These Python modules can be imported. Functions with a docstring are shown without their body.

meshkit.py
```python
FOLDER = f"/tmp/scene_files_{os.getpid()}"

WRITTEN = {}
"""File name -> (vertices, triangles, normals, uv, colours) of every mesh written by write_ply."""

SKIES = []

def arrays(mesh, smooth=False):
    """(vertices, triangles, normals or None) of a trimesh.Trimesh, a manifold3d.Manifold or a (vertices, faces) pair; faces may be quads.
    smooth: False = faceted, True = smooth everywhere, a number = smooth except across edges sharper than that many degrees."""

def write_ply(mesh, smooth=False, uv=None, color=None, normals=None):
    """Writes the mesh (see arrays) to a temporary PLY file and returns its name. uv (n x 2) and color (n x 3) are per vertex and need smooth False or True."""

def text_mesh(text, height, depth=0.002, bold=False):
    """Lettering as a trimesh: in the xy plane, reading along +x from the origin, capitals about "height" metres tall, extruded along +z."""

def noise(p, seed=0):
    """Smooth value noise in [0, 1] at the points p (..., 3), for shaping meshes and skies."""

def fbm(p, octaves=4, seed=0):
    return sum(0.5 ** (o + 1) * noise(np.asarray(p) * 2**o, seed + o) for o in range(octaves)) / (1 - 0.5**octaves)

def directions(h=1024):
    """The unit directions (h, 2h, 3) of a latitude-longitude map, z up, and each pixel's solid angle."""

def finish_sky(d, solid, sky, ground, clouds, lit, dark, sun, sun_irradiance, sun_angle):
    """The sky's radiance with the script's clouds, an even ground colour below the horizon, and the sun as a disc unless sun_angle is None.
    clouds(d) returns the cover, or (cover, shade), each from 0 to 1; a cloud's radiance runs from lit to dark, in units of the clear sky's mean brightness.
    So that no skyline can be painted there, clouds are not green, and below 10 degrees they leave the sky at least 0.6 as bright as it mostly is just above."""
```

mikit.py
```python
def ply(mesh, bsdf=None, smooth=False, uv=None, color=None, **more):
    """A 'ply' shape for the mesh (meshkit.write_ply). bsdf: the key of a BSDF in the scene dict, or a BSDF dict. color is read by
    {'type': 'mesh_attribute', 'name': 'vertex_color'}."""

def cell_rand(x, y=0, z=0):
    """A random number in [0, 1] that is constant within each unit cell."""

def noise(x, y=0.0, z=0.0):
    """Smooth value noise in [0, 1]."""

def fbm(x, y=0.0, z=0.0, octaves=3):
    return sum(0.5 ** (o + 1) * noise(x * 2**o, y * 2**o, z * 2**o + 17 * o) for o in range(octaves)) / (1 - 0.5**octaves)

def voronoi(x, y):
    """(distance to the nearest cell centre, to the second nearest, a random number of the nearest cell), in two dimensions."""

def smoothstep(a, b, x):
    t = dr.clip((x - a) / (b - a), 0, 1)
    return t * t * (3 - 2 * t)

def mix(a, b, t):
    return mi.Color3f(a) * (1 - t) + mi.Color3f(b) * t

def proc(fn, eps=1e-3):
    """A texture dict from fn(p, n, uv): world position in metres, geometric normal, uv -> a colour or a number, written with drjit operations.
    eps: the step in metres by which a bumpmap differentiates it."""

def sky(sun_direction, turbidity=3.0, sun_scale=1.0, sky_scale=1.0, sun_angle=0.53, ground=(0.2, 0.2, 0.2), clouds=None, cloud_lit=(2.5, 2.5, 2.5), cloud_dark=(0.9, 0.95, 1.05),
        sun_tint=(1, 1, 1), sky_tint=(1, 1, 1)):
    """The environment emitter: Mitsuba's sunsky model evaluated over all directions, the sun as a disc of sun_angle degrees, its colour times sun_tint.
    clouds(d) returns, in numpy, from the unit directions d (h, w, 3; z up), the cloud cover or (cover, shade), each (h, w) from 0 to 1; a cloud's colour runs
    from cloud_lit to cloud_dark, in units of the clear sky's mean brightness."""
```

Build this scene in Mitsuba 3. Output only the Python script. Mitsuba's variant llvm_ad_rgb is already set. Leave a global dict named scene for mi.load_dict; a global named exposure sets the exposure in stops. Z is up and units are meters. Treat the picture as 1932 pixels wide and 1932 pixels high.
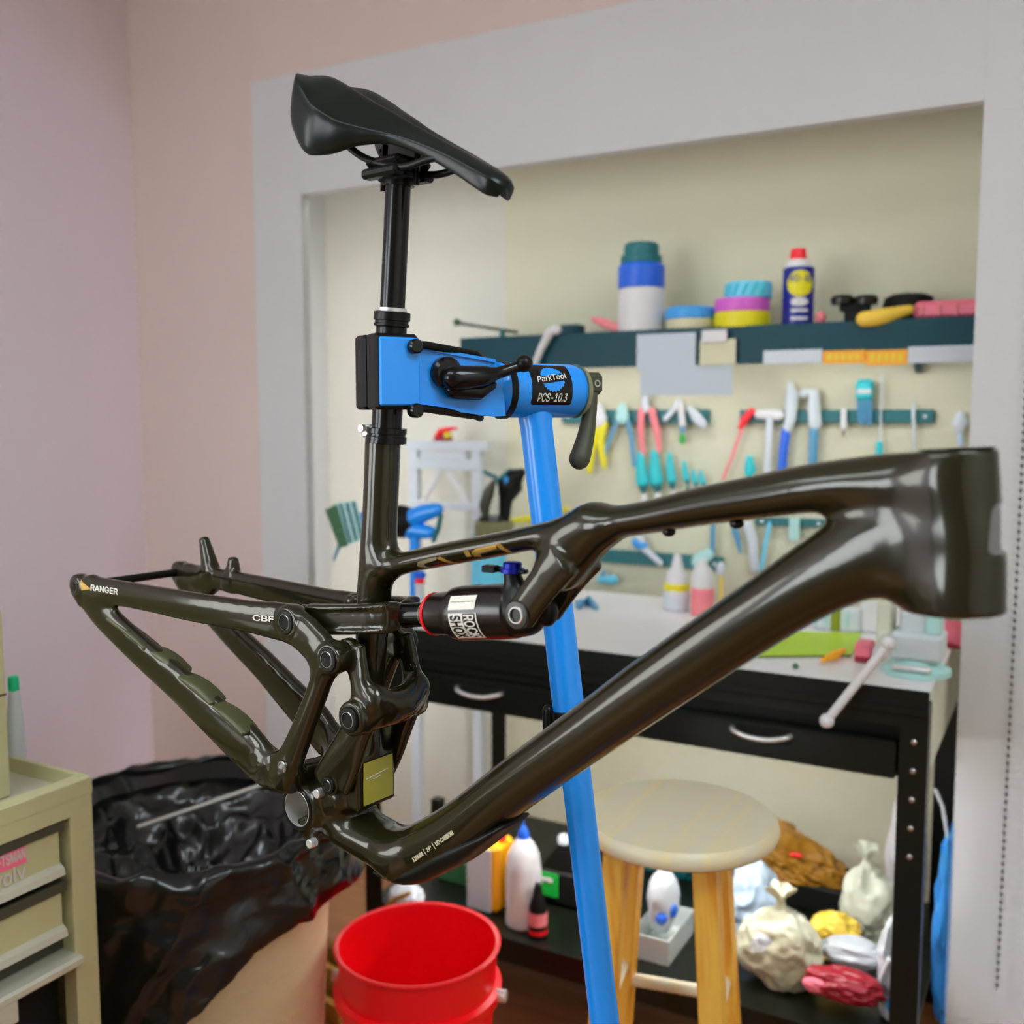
import math, random
import numpy as np, trimesh, manifold3d, mitsuba as mi, mikit
from mikit import noise, fbm, mix, smoothstep
from meshkit import text_mesh, fbm as nfbm, noise as nnoise
from scipy import ndimage, sparse
from shapely.geometry import Polygon, Point, LineString
from shapely import affinity, union_all

random.seed(7); RNG = np.random.default_rng(7)
T = mi.ScalarTransform4f
scene, labels = {}, {}

# ------------------------------------------------------------------ camera, lights, exposure
FPX, CPX, EYE = 1900.0, 966.0, 1.45                 # focal length in pixels of the 1932 frame, eye height
YAW, PITCH = math.radians(29), math.atan(181 / 1900)
R_ = np.array([math.cos(YAW), math.sin(YAW), 0.0])  # camera right
FH = np.array([-math.sin(YAW), math.cos(YAW), 0.0])
ZZ = np.array([0, 0, 1.0])
F_ = FH * math.cos(PITCH) - ZZ * math.sin(PITCH)
D_ = -ZZ * math.cos(PITCH) - FH * math.sin(PITCH)
O_ = np.array([0, 0, EYE])
scene['camera'] = {'type': 'thinlens', 'fov': math.degrees(2 * math.atan(966 / FPX)), 'fov_axis': 'x', 'aperture_radius': 0.0045,
                   'focus_distance': 1.12, 'near_clip': 0.02, 'far_clip': 60.0,
                   'to_world': T().look_at(origin=O_.tolist(), target=(O_ + F_).tolist(), up=[0, 0, 1])}
exposure = -0.82
LAMPS = [  # ceiling lamps: label, centre x, y, half sizes, radiance
    ('white ceiling light panel nearer the left wall', -0.95, -0.50, 0.70, 0.40, (8.3, 9.4, 10)),
    ('white ceiling light panel farther from the left wall', 0.80, 0.30, 0.62, 0.36, (18.3, 20.6, 21.6)),
]
HEADER_FILL = (8.2, 8.3, 8.4)  # added unseen fill behind the header, brightens the closet
WINDOW_2 = (12, 12.3, 12.5)                              # the window in the left wall, behind the camera
SIDE_FILL = (26, 26, 27)  # added unseen upright fill, lifts the left part of the closet
SHELF_FILL = (23, 23, 23)  # added unseen fill behind the shelf lip, brightens the tool wall
BENCH_FILL = (105, 105, 104)  # added unseen fill below the drawers, brightens the space under the bench
WINDOW = (13.5, 14.7, 15.8)                            # the daylit window in the rear wall
CEIL = 2.78

# ------------------------------------------------------------------ pixel rays (where a sight line meets a real plane of the room)
def ray(x, y): return F_ + R_ * ((x - CPX) / FPX) + D_ * ((y - CPX) / FPX)
def cut(x, y, P0, N):
    d = ray(x, y); return O_ + d * (((np.asarray(P0) - O_) @ N) / (d @ N))
def at(x, y, Y): return cut(x, y, [0, Y, 0], np.array([0, 1.0, 0]))
def atx(x, y, X): return cut(x, y, [X, 0, 0], np.array([1.0, 0, 0]))
def atz(x, y, Zh): return cut(x, y, [0, 0, Zh], ZZ)
def proj(P):
    d = np.asarray(P) - O_; zc = d @ F_
    return np.array([CPX + FPX * (d @ R_) / zc, CPX + FPX * (d @ D_) / zc])
def mpp(P): return float((np.asarray(P) - O_) @ F_) / FPX     # metres per pixel at a point

# ------------------------------------------------------------------ materials
def lin(c): 
    c = np.asarray(c, float) / 255
    return np.where(c <= 0.04045, c / 12.92, ((c + 0.055) / 1.055) ** 2.4)
def alb(c): return np.clip(lin(c) * 1.27, 0.0015, 0.93).tolist()
def rgb(v): return {'type': 'rgb', 'value': [float(x) for x in v]}
def mat(name, c, rough=0.5, metal=0.0, coat=0.0, spec=0.5, coatg=0.9, raw=False, **kw):
    b = {'type': 'principled', 'base_color': c if isinstance(c, dict) else rgb(c if raw else alb(c)), 'roughness': rough, 'metallic': metal, 'specular': spec}
    if coat: b.update(clearcoat=coat, clearcoat_gloss=coatg)
    b.update(kw)
    scene[name] = {'type': 'twosided', 'bsdf': b}
    return name
def tex(name, fn, rough=0.5, bump=None, bump_scale=1.0, **kw):
    b = {'type': 'principled', 'base_color': mikit.proc(fn), 'roughness': rough, 'specular': kw.pop('spec', 0.4), **kw}
    if bump: b = {'type': 'bumpmap', 'arbitrary': mikit.proc(bump), 'scale': bump_scale, 'bsdf': b}
    scene[name] = {'type': 'twosided', 'bsdf': b}
    return name

PINK, WHITE = (0.66, 0.535, 0.485), alb((184, 184, 184))
PINK_COOL_LIT = (0.82, 0.72, 0.80)  # pink wall paint with the cooler light on this side put in
def _pink(p, n, uv): return mix(PINK, [x * 0.93 for x in PINK], fbm(p.x * 3, p.y * 3, p.z * 3, 3))
def _white(p, n, uv): return mix(WHITE, [x * 0.95 for x in WHITE], fbm(p.x * 4, p.y * 4, p.z * 4, 3))
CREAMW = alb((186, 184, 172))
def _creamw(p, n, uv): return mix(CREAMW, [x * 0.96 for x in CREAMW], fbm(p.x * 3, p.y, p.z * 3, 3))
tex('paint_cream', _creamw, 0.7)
TAN, TAN2 = alb((186, 181, 152)), alb((184, 182, 162))
def _tan(p, n, uv): return mix(TAN, TAN2, fbm(p.x * 2.5, p.y, p.z * 2.5, 3))
def _cool_lit(p, n, uv): return mix(PINK_COOL_LIT, PINK, smoothstep(0.50, 0.68, fbm(p.x * 1.2, p.y * 1.6, p.z * 0.7, 3)) * 0.55)
tex('pink_cool_lit', _cool_lit, 0.75); tex('paint_pink', _pink, 0.75); tex('paint_white', _white, 0.7); tex('paint_tan', _tan, 0.7)
W1, W2, W3 = alb((206, 160, 62)), alb((190, 125, 28)), alb((214, 190, 110))
def _wood(p, n, uv):
    g = fbm(p.x * 55 + 3 * noise(p.z * 4), p.y * 55, p.z * 3.0, 3)
    c = mix(W1, W2, smoothstep(0.45, 0.75, g))
    return mix(c, W3, smoothstep(0.55, 0.8, fbm(p.x * 9, p.y * 9, p.z * 1.2 + 5, 2)))
def _woodtop(p, n, uv):
    g = fbm(p.x * 60, p.y * 4.0, p.z * 30, 3)
    return mix(alb((194, 187, 162)), alb((206, 186, 134)), smoothstep(0.45, 0.9, g) * 0.8)
tex('pine', _wood, 0.45, spec=0.5); tex('pine_seat', _woodtop, 0.4, spec=0.5)
FL1, FL2 = alb((150, 98, 58)), alb((120, 76, 44))
def _floor(p, n, uv): return mix(FL1, FL2, fbm(p.x * 3, p.y * 40, 0, 3))
tex('floorboards', _floor, 0.35)
BR1, BR2 = alb((150, 105, 22)), alb((92, 58, 8))
def _paper(p, n, uv): return mix(BR1, BR2, fbm(p.x * 28, p.y * 28, p.z * 28, 3))
tex('brown_paper', _paper, 0.6)
def _bucket(p, n, uv): return mix(alb((216, 4, 18)), alb((224, 40, 62)), 0.55 * smoothstep(0.72, 0.9, fbm(p.x * 190, p.y * 190, p.z * 190, 2)))
tex('red_plastic', _bucket, 0.33, spec=0.55)
tex('room_rear', lambda p, n, uv: mix((0.13, 0.115, 0.085), (0.17, 0.15, 0.12), fbm(p.x, p.y, p.z, 2)), 0.8)

mat('frame_paint', (0.016, 0.0135, 0.0022), 0.12, 0.35, 1.0, 0.40, 0.98, raw=True)
mat('frame_paint_light', (0.40, 0.36, 0.03), 0.25, 0.2, 1.0, 0.5, 0.95, raw=True)  # frame paint brightened: light on the pedestal front put into the colour
mat('rubber_guard', (0.055, 0.058, 0.018), 0.45, 0, 0.2, raw=True)
mat('gold_decal', (0.50, 0.30, 0.06), 0.35, 0.4, raw=True)
mat('decal_white', (190, 188, 176), 0.5)
mat('decal_grey', (120, 112, 84), 0.5)
mat('gloss_black', (0.003, 0.003, 0.003), 0.14, 0, 0.5, 0.2, 0.97, raw=True)
mat('satin_black', (0.004, 0.0045, 0.0035), 0.34, 0, 0.1, 0.2, raw=True)
mat('matt_black', (0.005, 0.005, 0.004), 0.6, 0, 0, 0.2, raw=True)
mat('saddle_black', (0.003, 0.007, 0.005), 0.28, 0, 0.3, 0.2, 0.85, raw=True)
mat('steel', (0.55, 0.55, 0.53), 0.25, 1.0, raw=True)
mat('bright_metal', (0.75, 0.75, 0.73), 0.35, 0.7, raw=True)
mat('dark_metal', (0.06, 0.06, 0.055), 0.3, 0.9, raw=True)
mat('shock_black', (0.007, 0.004, 0.003), 0.22, 0.1, 0.7, 0.4, raw=True)
mat('stand_blue', (14, 128, 218), 0.28, 0, 0.6, 0.5, 0.9)
mat('knob_blue', (8, 22, 130), 0.3, 0.5, 0.6)
mat('label_black', (0.004, 0.003, 0.003), 0.3, 0, 0.2, 0.3, raw=True)
mat('olive_steel', (172, 170, 130), 0.42, 0.1, 0.2)
mat('olive_steel_light', (176, 174, 158), 0.35, 0.15, 0.3)
mat('olive_shade_dark', (0.05, 0.052, 0.03), 0.5, raw=True)  # shade put into the chest gaps; also the dark olive of crank and paddle
mat('pink_badge', (222, 96, 128), 0.5); mat('grey_badge', (186, 182, 176), 0.45, 0.2)
mat('bench_black', (0.004, 0.0055, 0.003), 0.33, 0, 0.15, 0.25, raw=True)
mat('shelf_teal', (0, 56, 66), 0.45, spec=0.25)
mat('bag_black', (0.0015, 0.0022, 0.0022), 0.17, 0, 1.0, 0.35, 0.96, raw=True)
mat('can_beige', (196, 180, 146), 0.55)
for nm, c, ro in [('white_plastic', (190, 188, 188), .4), ('cream', (188, 184, 152), .5), ('paper_blue', (172, 180, 188), .6), ('teal', (20, 170, 176), .4), ('teal_dark', (8, 88, 92), .45),
                  ('sky_blue', (52, 138, 200), .4), ('deep_blue', (24, 84, 190), .4), ('navy', (8, 22, 118), .35), ('yellow', (200, 190, 0), .45), ('orange', (222, 150, 10), .45), ('magenta', (188, 84, 178), .45),
                  ('pale_blue', (92, 180, 206), .45), ('red', (214, 18, 34), .4), ('salmon', (208, 112, 118), .45), ('pink_red', (214, 104, 122), .4), ('dark_red', (124, 6, 26), .4),
                  ('grey_blue', (70, 128, 160), .4), ('silver_grey', (172, 180, 182), .35), ('green', (16, 150, 52), .4), ('dark_green', (40, 84, 50), .45), ('lime', (150, 180, 20), .45),
                  ('olive_green', (116, 128, 12), .5), ('pale_teal', (150, 190, 186), .4), ('pale_aqua', (160, 180, 200), .5), ('amber', (214, 176, 60), .5), ('mint', (10, 176, 120), .45),
                  ('clear_plastic', (176, 182, 178), .2), ('bag_white', (178, 184, 190), .35), ('bag_cream', (178, 176, 150), .35), ('bag_blue', (40, 120, 190), .3), ('grey_panel', (176, 178, 160), .45), ('drum_olive', (112, 112, 76), .45)]:
    mat(nm, c, ro)

# ------------------------------------------------------------------ mesh builders
def cat(ms): return trimesh.util.concatenate([m for m in ms if m is not None])
def hull(pts): return trimesh.convex.convex_hull(np.asarray(pts, float))
def box(lo, hi, ch=0.002):
    lo, hi = np.minimum(lo, hi).astype(float), np.maximum(lo, hi).astype(float)
    ch = min(ch, 0.45 * float((hi - lo).min()))
    pts = []
    for sx in (0, 1):
        for sy in (0, 1):
            for sz in (0, 1):
                c = np.where([sx, sy, sz], hi, lo); s = np.where([sx, sy, sz], -1, 1) * ch
                for k in range(3):
                    q = c + s; q[k] = c[k]; pts.append(q)
    return hull(pts)
def frame_of(d):
    d = np.asarray(d, float); d = d / np.linalg.norm(d)
    a = np.cross(d, [0, 0, 1.0] if abs(d[2]) < 0.9 else [1.0, 0, 0]); a /= np.linalg.norm(a)
    return a, np.cross(d, a), d
def grid_mesh(P, close_u=True, caps=True):
    n, m = P.shape[:2]
    i, j = np.meshgrid(np.arange(n - 1), np.arange(m if close_u else m - 1), indexing='ij')
    a, b = i * m + j, i * m + (j + 1) % m
    q = np.stack([a, b, b + m, a + m], -1).reshape(-1, 4)
    f = np.vstack([q[:, [0, 1, 2]], q[:, [0, 2, 3]]]); v = P.reshape(-1, 3)
    if caps and close_u:
        c0, c1 = len(v), len(v) + 1
        v = np.vstack([v, P[0].mean(0), P[-1].mean(0)]); k = np.arange(m)
        f = np.vstack([f, np.stack([(k + 1) % m, k, k * 0 + c0], 1), np.stack([(n - 1) * m + k, (n - 1) * m + (k + 1) % m, k * 0 + c1], 1)])
    return trimesh.Trimesh(v, f, process=False)
def lathe(prof, P=(0, 0, 0), d=(0, 0, 1), n=32, caps=True, xdir=None):
    a, b, d = frame_of(d)
    t = np.arange(n) * 2 * math.pi / n
    ring = np.cos(t)[:, None] * a + np.sin(t)[:, None] * b
    return grid_mesh(np.array([np.asarray(P) + d * s + ring * r for s, r in prof]), caps=caps)
def tube(pts, rad, n=12, flat=None, caps=True):
    """Swept tube; rad per point; flat = (direction, factor): squashed along a direction."""
    p = np.asarray(pts, float); rad = np.broadcast_to(np.asarray(rad, float), (len(p),))
    t = np.gradient(p, axis=0) if len(p) > 2 else np.repeat([p[1] - p[0]], 2, 0)
    t /= np.linalg.norm(t, axis=1, keepdims=True) + 1e-12
    a = frame_of(t[0])[0]; rings = []; th = np.arange(n) * 2 * math.pi / n
    for k in range(len(p)):
        a = a - t[k] * (a @ t[k]); a /= np.linalg.norm(a); b = np.cross(t[k], a)
        o = (np.cos(th)[:, None] * a + np.sin(th)[:, None] * b) * rad[k]
        if flat is not None:
            fd = np.asarray(flat[0], float); fd = fd / np.linalg.norm(fd)
            o = o - (o @ fd)[:, None] * fd * (1 - flat[1])
        rings.append(p[k] + o)
    return grid_mesh(np.array(rings), caps=caps)
def rtube(pts, rad, n=12, flat=None):
    """tube with rounded ends"""
    p = np.asarray(pts, float); rad = list(np.broadcast_to(np.asarray(rad, float), (len(p),)))
    d0, d1 = p[0] - p[1], p[-1] - p[-2]; d0 /= np.linalg.norm(d0); d1 /= np.linalg.norm(d1)
    A = [(math.cos(x), math.sin(x)) for x in np.radians([5, 30, 60])]
    pre = [p[0] + d0 * rad[0] * c for c, s in A]; pr = [rad[0] * max(s, .1) for c, s in A]
    post = [p[-1] + d1 * rad[-1] * c for c, s in A[::-1]]; po = [rad[-1] * max(s, .1) for c, s in A[::-1]]
    return tube(np.vstack([pre, p, post]), pr + rad + po, n, flat)
def smooth_path(pts, k=6):
    from scipy.interpolate import CubicSpline
    p = np.asarray(pts, float); s = np.r_[0, np.cumsum(np.linalg.norm(np.diff(p[:, :3], axis=0), axis=1))]
    return CubicSpline(s, p)(np.linspace(0, s[-1], (len(p) - 1) * k + 1))
def extrude(poly, depth, origin, ux, uy, bev=0.0):
    """shapely polygon (in metres) extruded towards cross(ux, uy)"""
    if isinstance(poly, (list, tuple, np.ndarray)): poly = Polygon(poly)
    poly = poly.buffer(0)
    ms = []
    for g in getattr(poly, 'geoms', [poly]):
        m = trimesh.creation.extrude_polygon(g, depth, engine='earcut'); ms.append(m)
    m = cat(ms); ux, uy = np.asarray(ux, float), np.asarray(uy, float)
    v = np.asarray(m.vertices)
    return trimesh.Trimesh(np.asarray(origin) + v[:, :1] * ux + v[:, 1:2] * uy + v[:, 2:] * np.cross(ux, uy), m.faces, process=False)
def place_text(s, height, P, ux, uy, depth=0.0012, bold=True, center=True, shear=0.0, wide=1.0):
    m = text_mesh(s, height, depth, bold); v = np.array(m.vertices)
    if center: v[:, 0] -= (v[:, 0].min() + v[:, 0].max()) / 2; v[:, 1] -= (v[:, 1].min() + v[:, 1].max()) / 2
    v[:, 0] = v[:, 0] * wide + v[:, 1] * shear
    ux, uy = np.asarray(ux, float), np.asarray(uy, float)
    return trimesh.Trimesh(np.asarray(P) + v[:, :1] * ux + v[:, 1:2] * uy + v[:, 2:] * np.cross(ux, uy), m.faces, process=False)
def blob(P, r, seed=0, amp=0.25, freq=2.0, sub=4, ridge=False):
    m = trimesh.creation.icosphere(subdivisions=sub); v = np.array(m.vertices)
    q = nfbm(v * freq + seed * 7.3 + 50, 4, seed)
    if ridge: q = 1 - np.abs(2 * q - 1) * 1.6
    return trimesh.Trimesh(np.asarray(P) + v * np.asarray(r) * (1 + amp * (2 * q - 1))[:, None], m.faces, process=False)

# ------------------------------------------------------------------ scene entries
_used = set()
def key(base):
    k, i = base, 0
    while k in _used:
        i += 1; k = f'{base}_{i:03d}'
    _used.add(k); return k
def obj(base, mesh, m, parent=None, smooth=35, label=None, kind=None):
    k = key(parent + '__' + base if parent else base)
    scene[k] = mikit.ply(mesh, m, smooth=smooth)
    if label: labels.setdefault(k, {})['label'] = label
    if kind: labels.setdefault(k, {})['kind'] = kind
    return k
def thing(base, label, cat_, group=None):
    k = key(base); labels[k] = {'label': label, 'category': cat_}
    if group: labels[k]['group'] = group
    return k
def solo(base, mesh, m, label, cat_, group=None, smooth=35):
    k = thing(base, label, cat_, group); scene[k] = mikit.ply(mesh, m, smooth=smooth); return k
def struct(base, mesh, m, parent=None, label=None):
    k = obj(base, mesh, m, parent, smooth=False, label=label)
    if not parent: labels.setdefault(k, {})['kind'] = 'structure'
    return k

# ------------------------------------------------------------------ the room
YF, YB, XL, XR, YR = 2.27, 2.74, -2.62, 1.75, -2.3
OPL, OPR, OPT = at(575, 700, YF)[0], at(1848, 400, YF)[0], at(1444, 247, YF)[2]     # closet opening
BDL, BDT = at(478, 300, YF)[0], at(900, 66, YF)[2]                                   # outer edge of the white border
TH = 0.03
def wall_piece(lo, hi): return box(lo, hi, 0.0005)
# wall with the closet opening: pink to the left and above, a white border round the opening
struct('wall_back', cat([wall_piece([XL - .1, YF, 0], [BDL, YF + TH, CEIL]), wall_piece([BDL, YF, BDT], [XR + .1, YF + TH, CEIL])]), 'paint_pink')
struct('trim_1', cat([wall_piece([BDL, YF - .003, 0], [OPL, YF + TH, BDT]), wall_piece([OPL, YF - .003, OPT], [OPR, YF + TH, BDT])]), 'paint_white')
struct('trim_2', wall_piece([OPR, YF - .003, 0], [XR + .1, YF + TH, BDT]), 'paint_white')
struct('wall_left', wall_piece([XL - .1, YR, 0], [XL, YF, CEIL]), 'pink_cool_lit')
struct('wall_right', wall_piece([XR, YR, 0], [XR + .1, YF, CEIL]), 'paint_cream')
struct('wall_rear', wall_piece([XL - .1, YR - .1, 0], [XR + .1, YR, CEIL]), 'room_rear')
struct('ceiling', wall_piece([XL - .1, YR - .1, CEIL], [XR + .1, YB + .1, CEIL + .1]), 'paint_white')
struct('floor', wall_piece([XL - .1, YR - .1, -.1], [XR + .1, YB + .1, 0]), 'floorboards')
wc = at(955, 600, YB)[0]  # wall split here: glare on the left put into a paler colour
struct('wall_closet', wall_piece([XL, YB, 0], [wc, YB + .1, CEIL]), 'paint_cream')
struct('wall_closet_rear', wall_piece([wc, YB, 0], [OPR + .35, YB + .1, CEIL]), 'paint_tan')
struct('wall_closet_left', wall_piece([OPL - .4, YF + TH, 0], [OPL - .3, YB, CEIL]), 'paint_white')
struct('wall_closet_right', wall_piece([OPR + .25, YF + TH, 0], [OPR + .35, YB, CEIL]), 'paint_white')
for nm, x, y, hx, hy, rad in LAMPS:
    t = thing('ceiling_light', nm, 'lamp', 'ceiling light panels')
    obj('housing', cat([box([x - hx - .03, y - hy - .03, CEIL - .05], [x + hx + .03, y + hy + .03, CEIL - .001])]), 'white_plastic', t)
    k = t + '__diffuser'
    v = np.array([[x - hx, y - hy, CEIL - .052], [x - hx, y + hy, CEIL - .052], [x + hx, y + hy, CEIL - .052], [x + hx, y - hy, CEIL - .052]])
    scene[k] = mikit.ply((v, np.array([[0, 1, 2], [0, 2, 3]])), 'white_plastic', smooth=False, emitter={'type': 'area', 'radiance': rgb(rad)}); _used.add(k)
# bead chain hanging in front of the right-hand border
t = thing('bead_chain', 'dark bead chain hanging straight down at the right edge beside the closet', 'chain')
c0 = at(1932, 800, YF - .02); beads = []; zz = CEIL - .01
while zz > 0.25:
    beads.append(trimesh.creation.icosphere(1, 0.0037).apply_translation([c0[0], c0[1], zz])); zz -= 0.0165
obj('bead', cat(beads), 'dark_metal', t, kind='stuff'); obj('cord', tube([[c0[0], c0[1], CEIL - .001], [c0[0], c0[1], .25]], .0006, 6), 'dark_metal', t)
# tall window in the rear wall
wx0, wx1, wz0, wz1 = -2.45, -1.40, .92, 2.25
t = 'window_1'; labels[t] = {'kind': 'structure'}
scene[t + '__pane'] = mikit.ply((np.array([[wx0, YR + .004, wz0], [wx1, YR + .004, wz0], [wx1, YR + .004, wz1], [wx0, YR + .004, wz1]]), np.array([[0, 2, 1], [0, 3, 2]])), 'white_plastic', smooth=False, emitter={'type': 'area', 'radiance': rgb(WINDOW)})
obj('frame', cat([box([wx0 - .06, YR + .001, wz0 - .06], [wx0, YR + .03, wz1 + .06]), box([wx1, YR + .001, wz0 - .06], [wx1 + .06, YR + .03, wz1 + .06]), box([wx0, YR + .001, wz0 - .06], [wx1, YR + .03, wz0]), box([wx0, YR + .001, wz1], [wx1, YR + .03, wz1 + .06])]), 'white_plastic', t)
def strip(label, x0, x1, y, z, dy, rad, tilt=.5):
    """an added, unseen fill strip shining down and towards the wall behind it"""
    t = thing('added_strip', label, 'lamp')
    obj('housing', box([x0, y, z], [x1, y + dy, z + .012], .002), 'white_plastic', t)
    k = t + '__diffuser'; _used.add(k); zt = z - .001
    v = np.array([[x0, y + .001, zt - tilt * dy], [x0, y + dy, zt], [x1, y + dy, zt], [x1, y + .001, zt - tilt * dy]])
    scene[k] = mikit.ply((v, np.array([[0, 1, 2], [0, 2, 3]])), 'white_plastic', smooth=False, emitter={'type': 'area', 'radiance': rgb(rad)})
strip('added fill strip hidden behind the closet header', OPL - .27, OPR + .1, YF + TH + .004, OPT + .045, .045, HEADER_FILL, .9)
t = thing('added_strip', 'added upright fill strip hidden behind the left closet border', 'lamp'); ux, uy = OPL - .12, YF + TH + .004
obj('housing', box([ux - .02, uy, .35], [ux + .02, uy + .012, 2.0], .002), 'white_plastic', t)
k = t + '__diffuser'; _used.add(k)
scene[k] = mikit.ply((np.array([[ux - .018, uy + .0125, .36], [ux + .018, uy + .0125, .36], [ux + .018, uy + .0125, 1.99], [ux - .018, uy + .0125, 1.99]]), np.array([[0, 2, 1], [0, 3, 2]])), 'white_plastic', smooth=False, emitter={'type': 'area', 'radiance': rgb(SIDE_FILL)})
# window in the left wall, behind the camera
y0, y1, z0, z1 = -1.55, -0.30, 1.0, 2.05
t = 'window_2'; labels[t] = {'kind': 'structure'}
scene[t + '__pane'] = mikit.ply((np.array([[XL + .004, y0, z0], [XL + .004, y1, z0], [XL + .004, y1, z1], [XL + .004, y0, z1]]), np.array([[0, 1, 2], [0, 2, 3]])), 'white_plastic', smooth=False, emitter={'type': 'area', 'radiance': rgb(WINDOW_2)})
for k, (a, b) in enumerate((((y0 - .06, z0 - .06), (y0, z1 + .06)), ((y1, z0 - .06), (y1 + .06, z1 + .06)), ((y0, z0 - .06), (y1, z0)), ((y0, z1), (y1, z1 + .06)))):
    obj('frame', box([XL + .001, a[0], a[1]], [XL + .03, b[0], b[1]]), 'white_plastic', t)

# ------------------------------------------------------------------ distance fields for the moulded frame parts
ALPHA = math.radians(38)
BU = math.cos(ALPHA) * R_ - math.sin(ALPHA) * FH        # forward along the bicycle
BN = -math.sin(ALPHA) * R_ - math.cos(ALPHA) * FH       # its drive side, towards the camera
_d = ray(715, 785); BP = O_ + _d * 1.06 / (_d @ F_)     # a point of the seat tube
def fp(x, y, w=0.0):
    q = cut(x, y, BP + BN * w, BN) - BP
    return np.array([q @ BU, q[2], w])
def bw(q):
    q = np.asarray(q, float); return BP + q[..., :1] * BU + q[..., 1:2] * ZZ + q[..., 2:3] * BN
def b2w(m): return trimesh.Trimesh(bw(np.asarray(m.vertices)), m.faces, process=False)
def nodes(lst, w=0.0):
    """(px, py, width in px, lateral half-width[, lateral position]) -> (centre, half height, half width), in the bicycle's own metres"""
    P = [fp(n[0], n[1], n[4] if len(n) > 4 else w) for n in lst]; out = []
    for i, n in enumerate(lst):
        j0, j1 = max(i - 1, 0), min(i + 1, len(lst) - 1)
        ti = np.array(lst[j1][:2], float) - np.array(lst[j0][:2], float); ti /= np.linalg.norm(ti); ni = np.array([-ti[1], ti[0]])
        t3 = P[j1] - P[j0]; t3 = t3 / np.linalg.norm(t3); n3 = np.cross(t3, [0, 0, 1.0]); n3 /= np.linalg.norm(n3)
        q0 = proj(bw(P[i])); e = 1e-3
        A = abs((proj(bw(P[i] + n3 * e)) - q0) @ ni) / e; B = abs((proj(bw(P[i] + np.array([0, 0, e]))) - q0) @ ni) / e
        b = n[3]; hw = n[2] / 2
        a = math.sqrt(max(hw ** 2 - (B * b) ** 2, (0.30 * hw) ** 2)) / A
        out.append((P[i], a, b))
    return out
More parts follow.
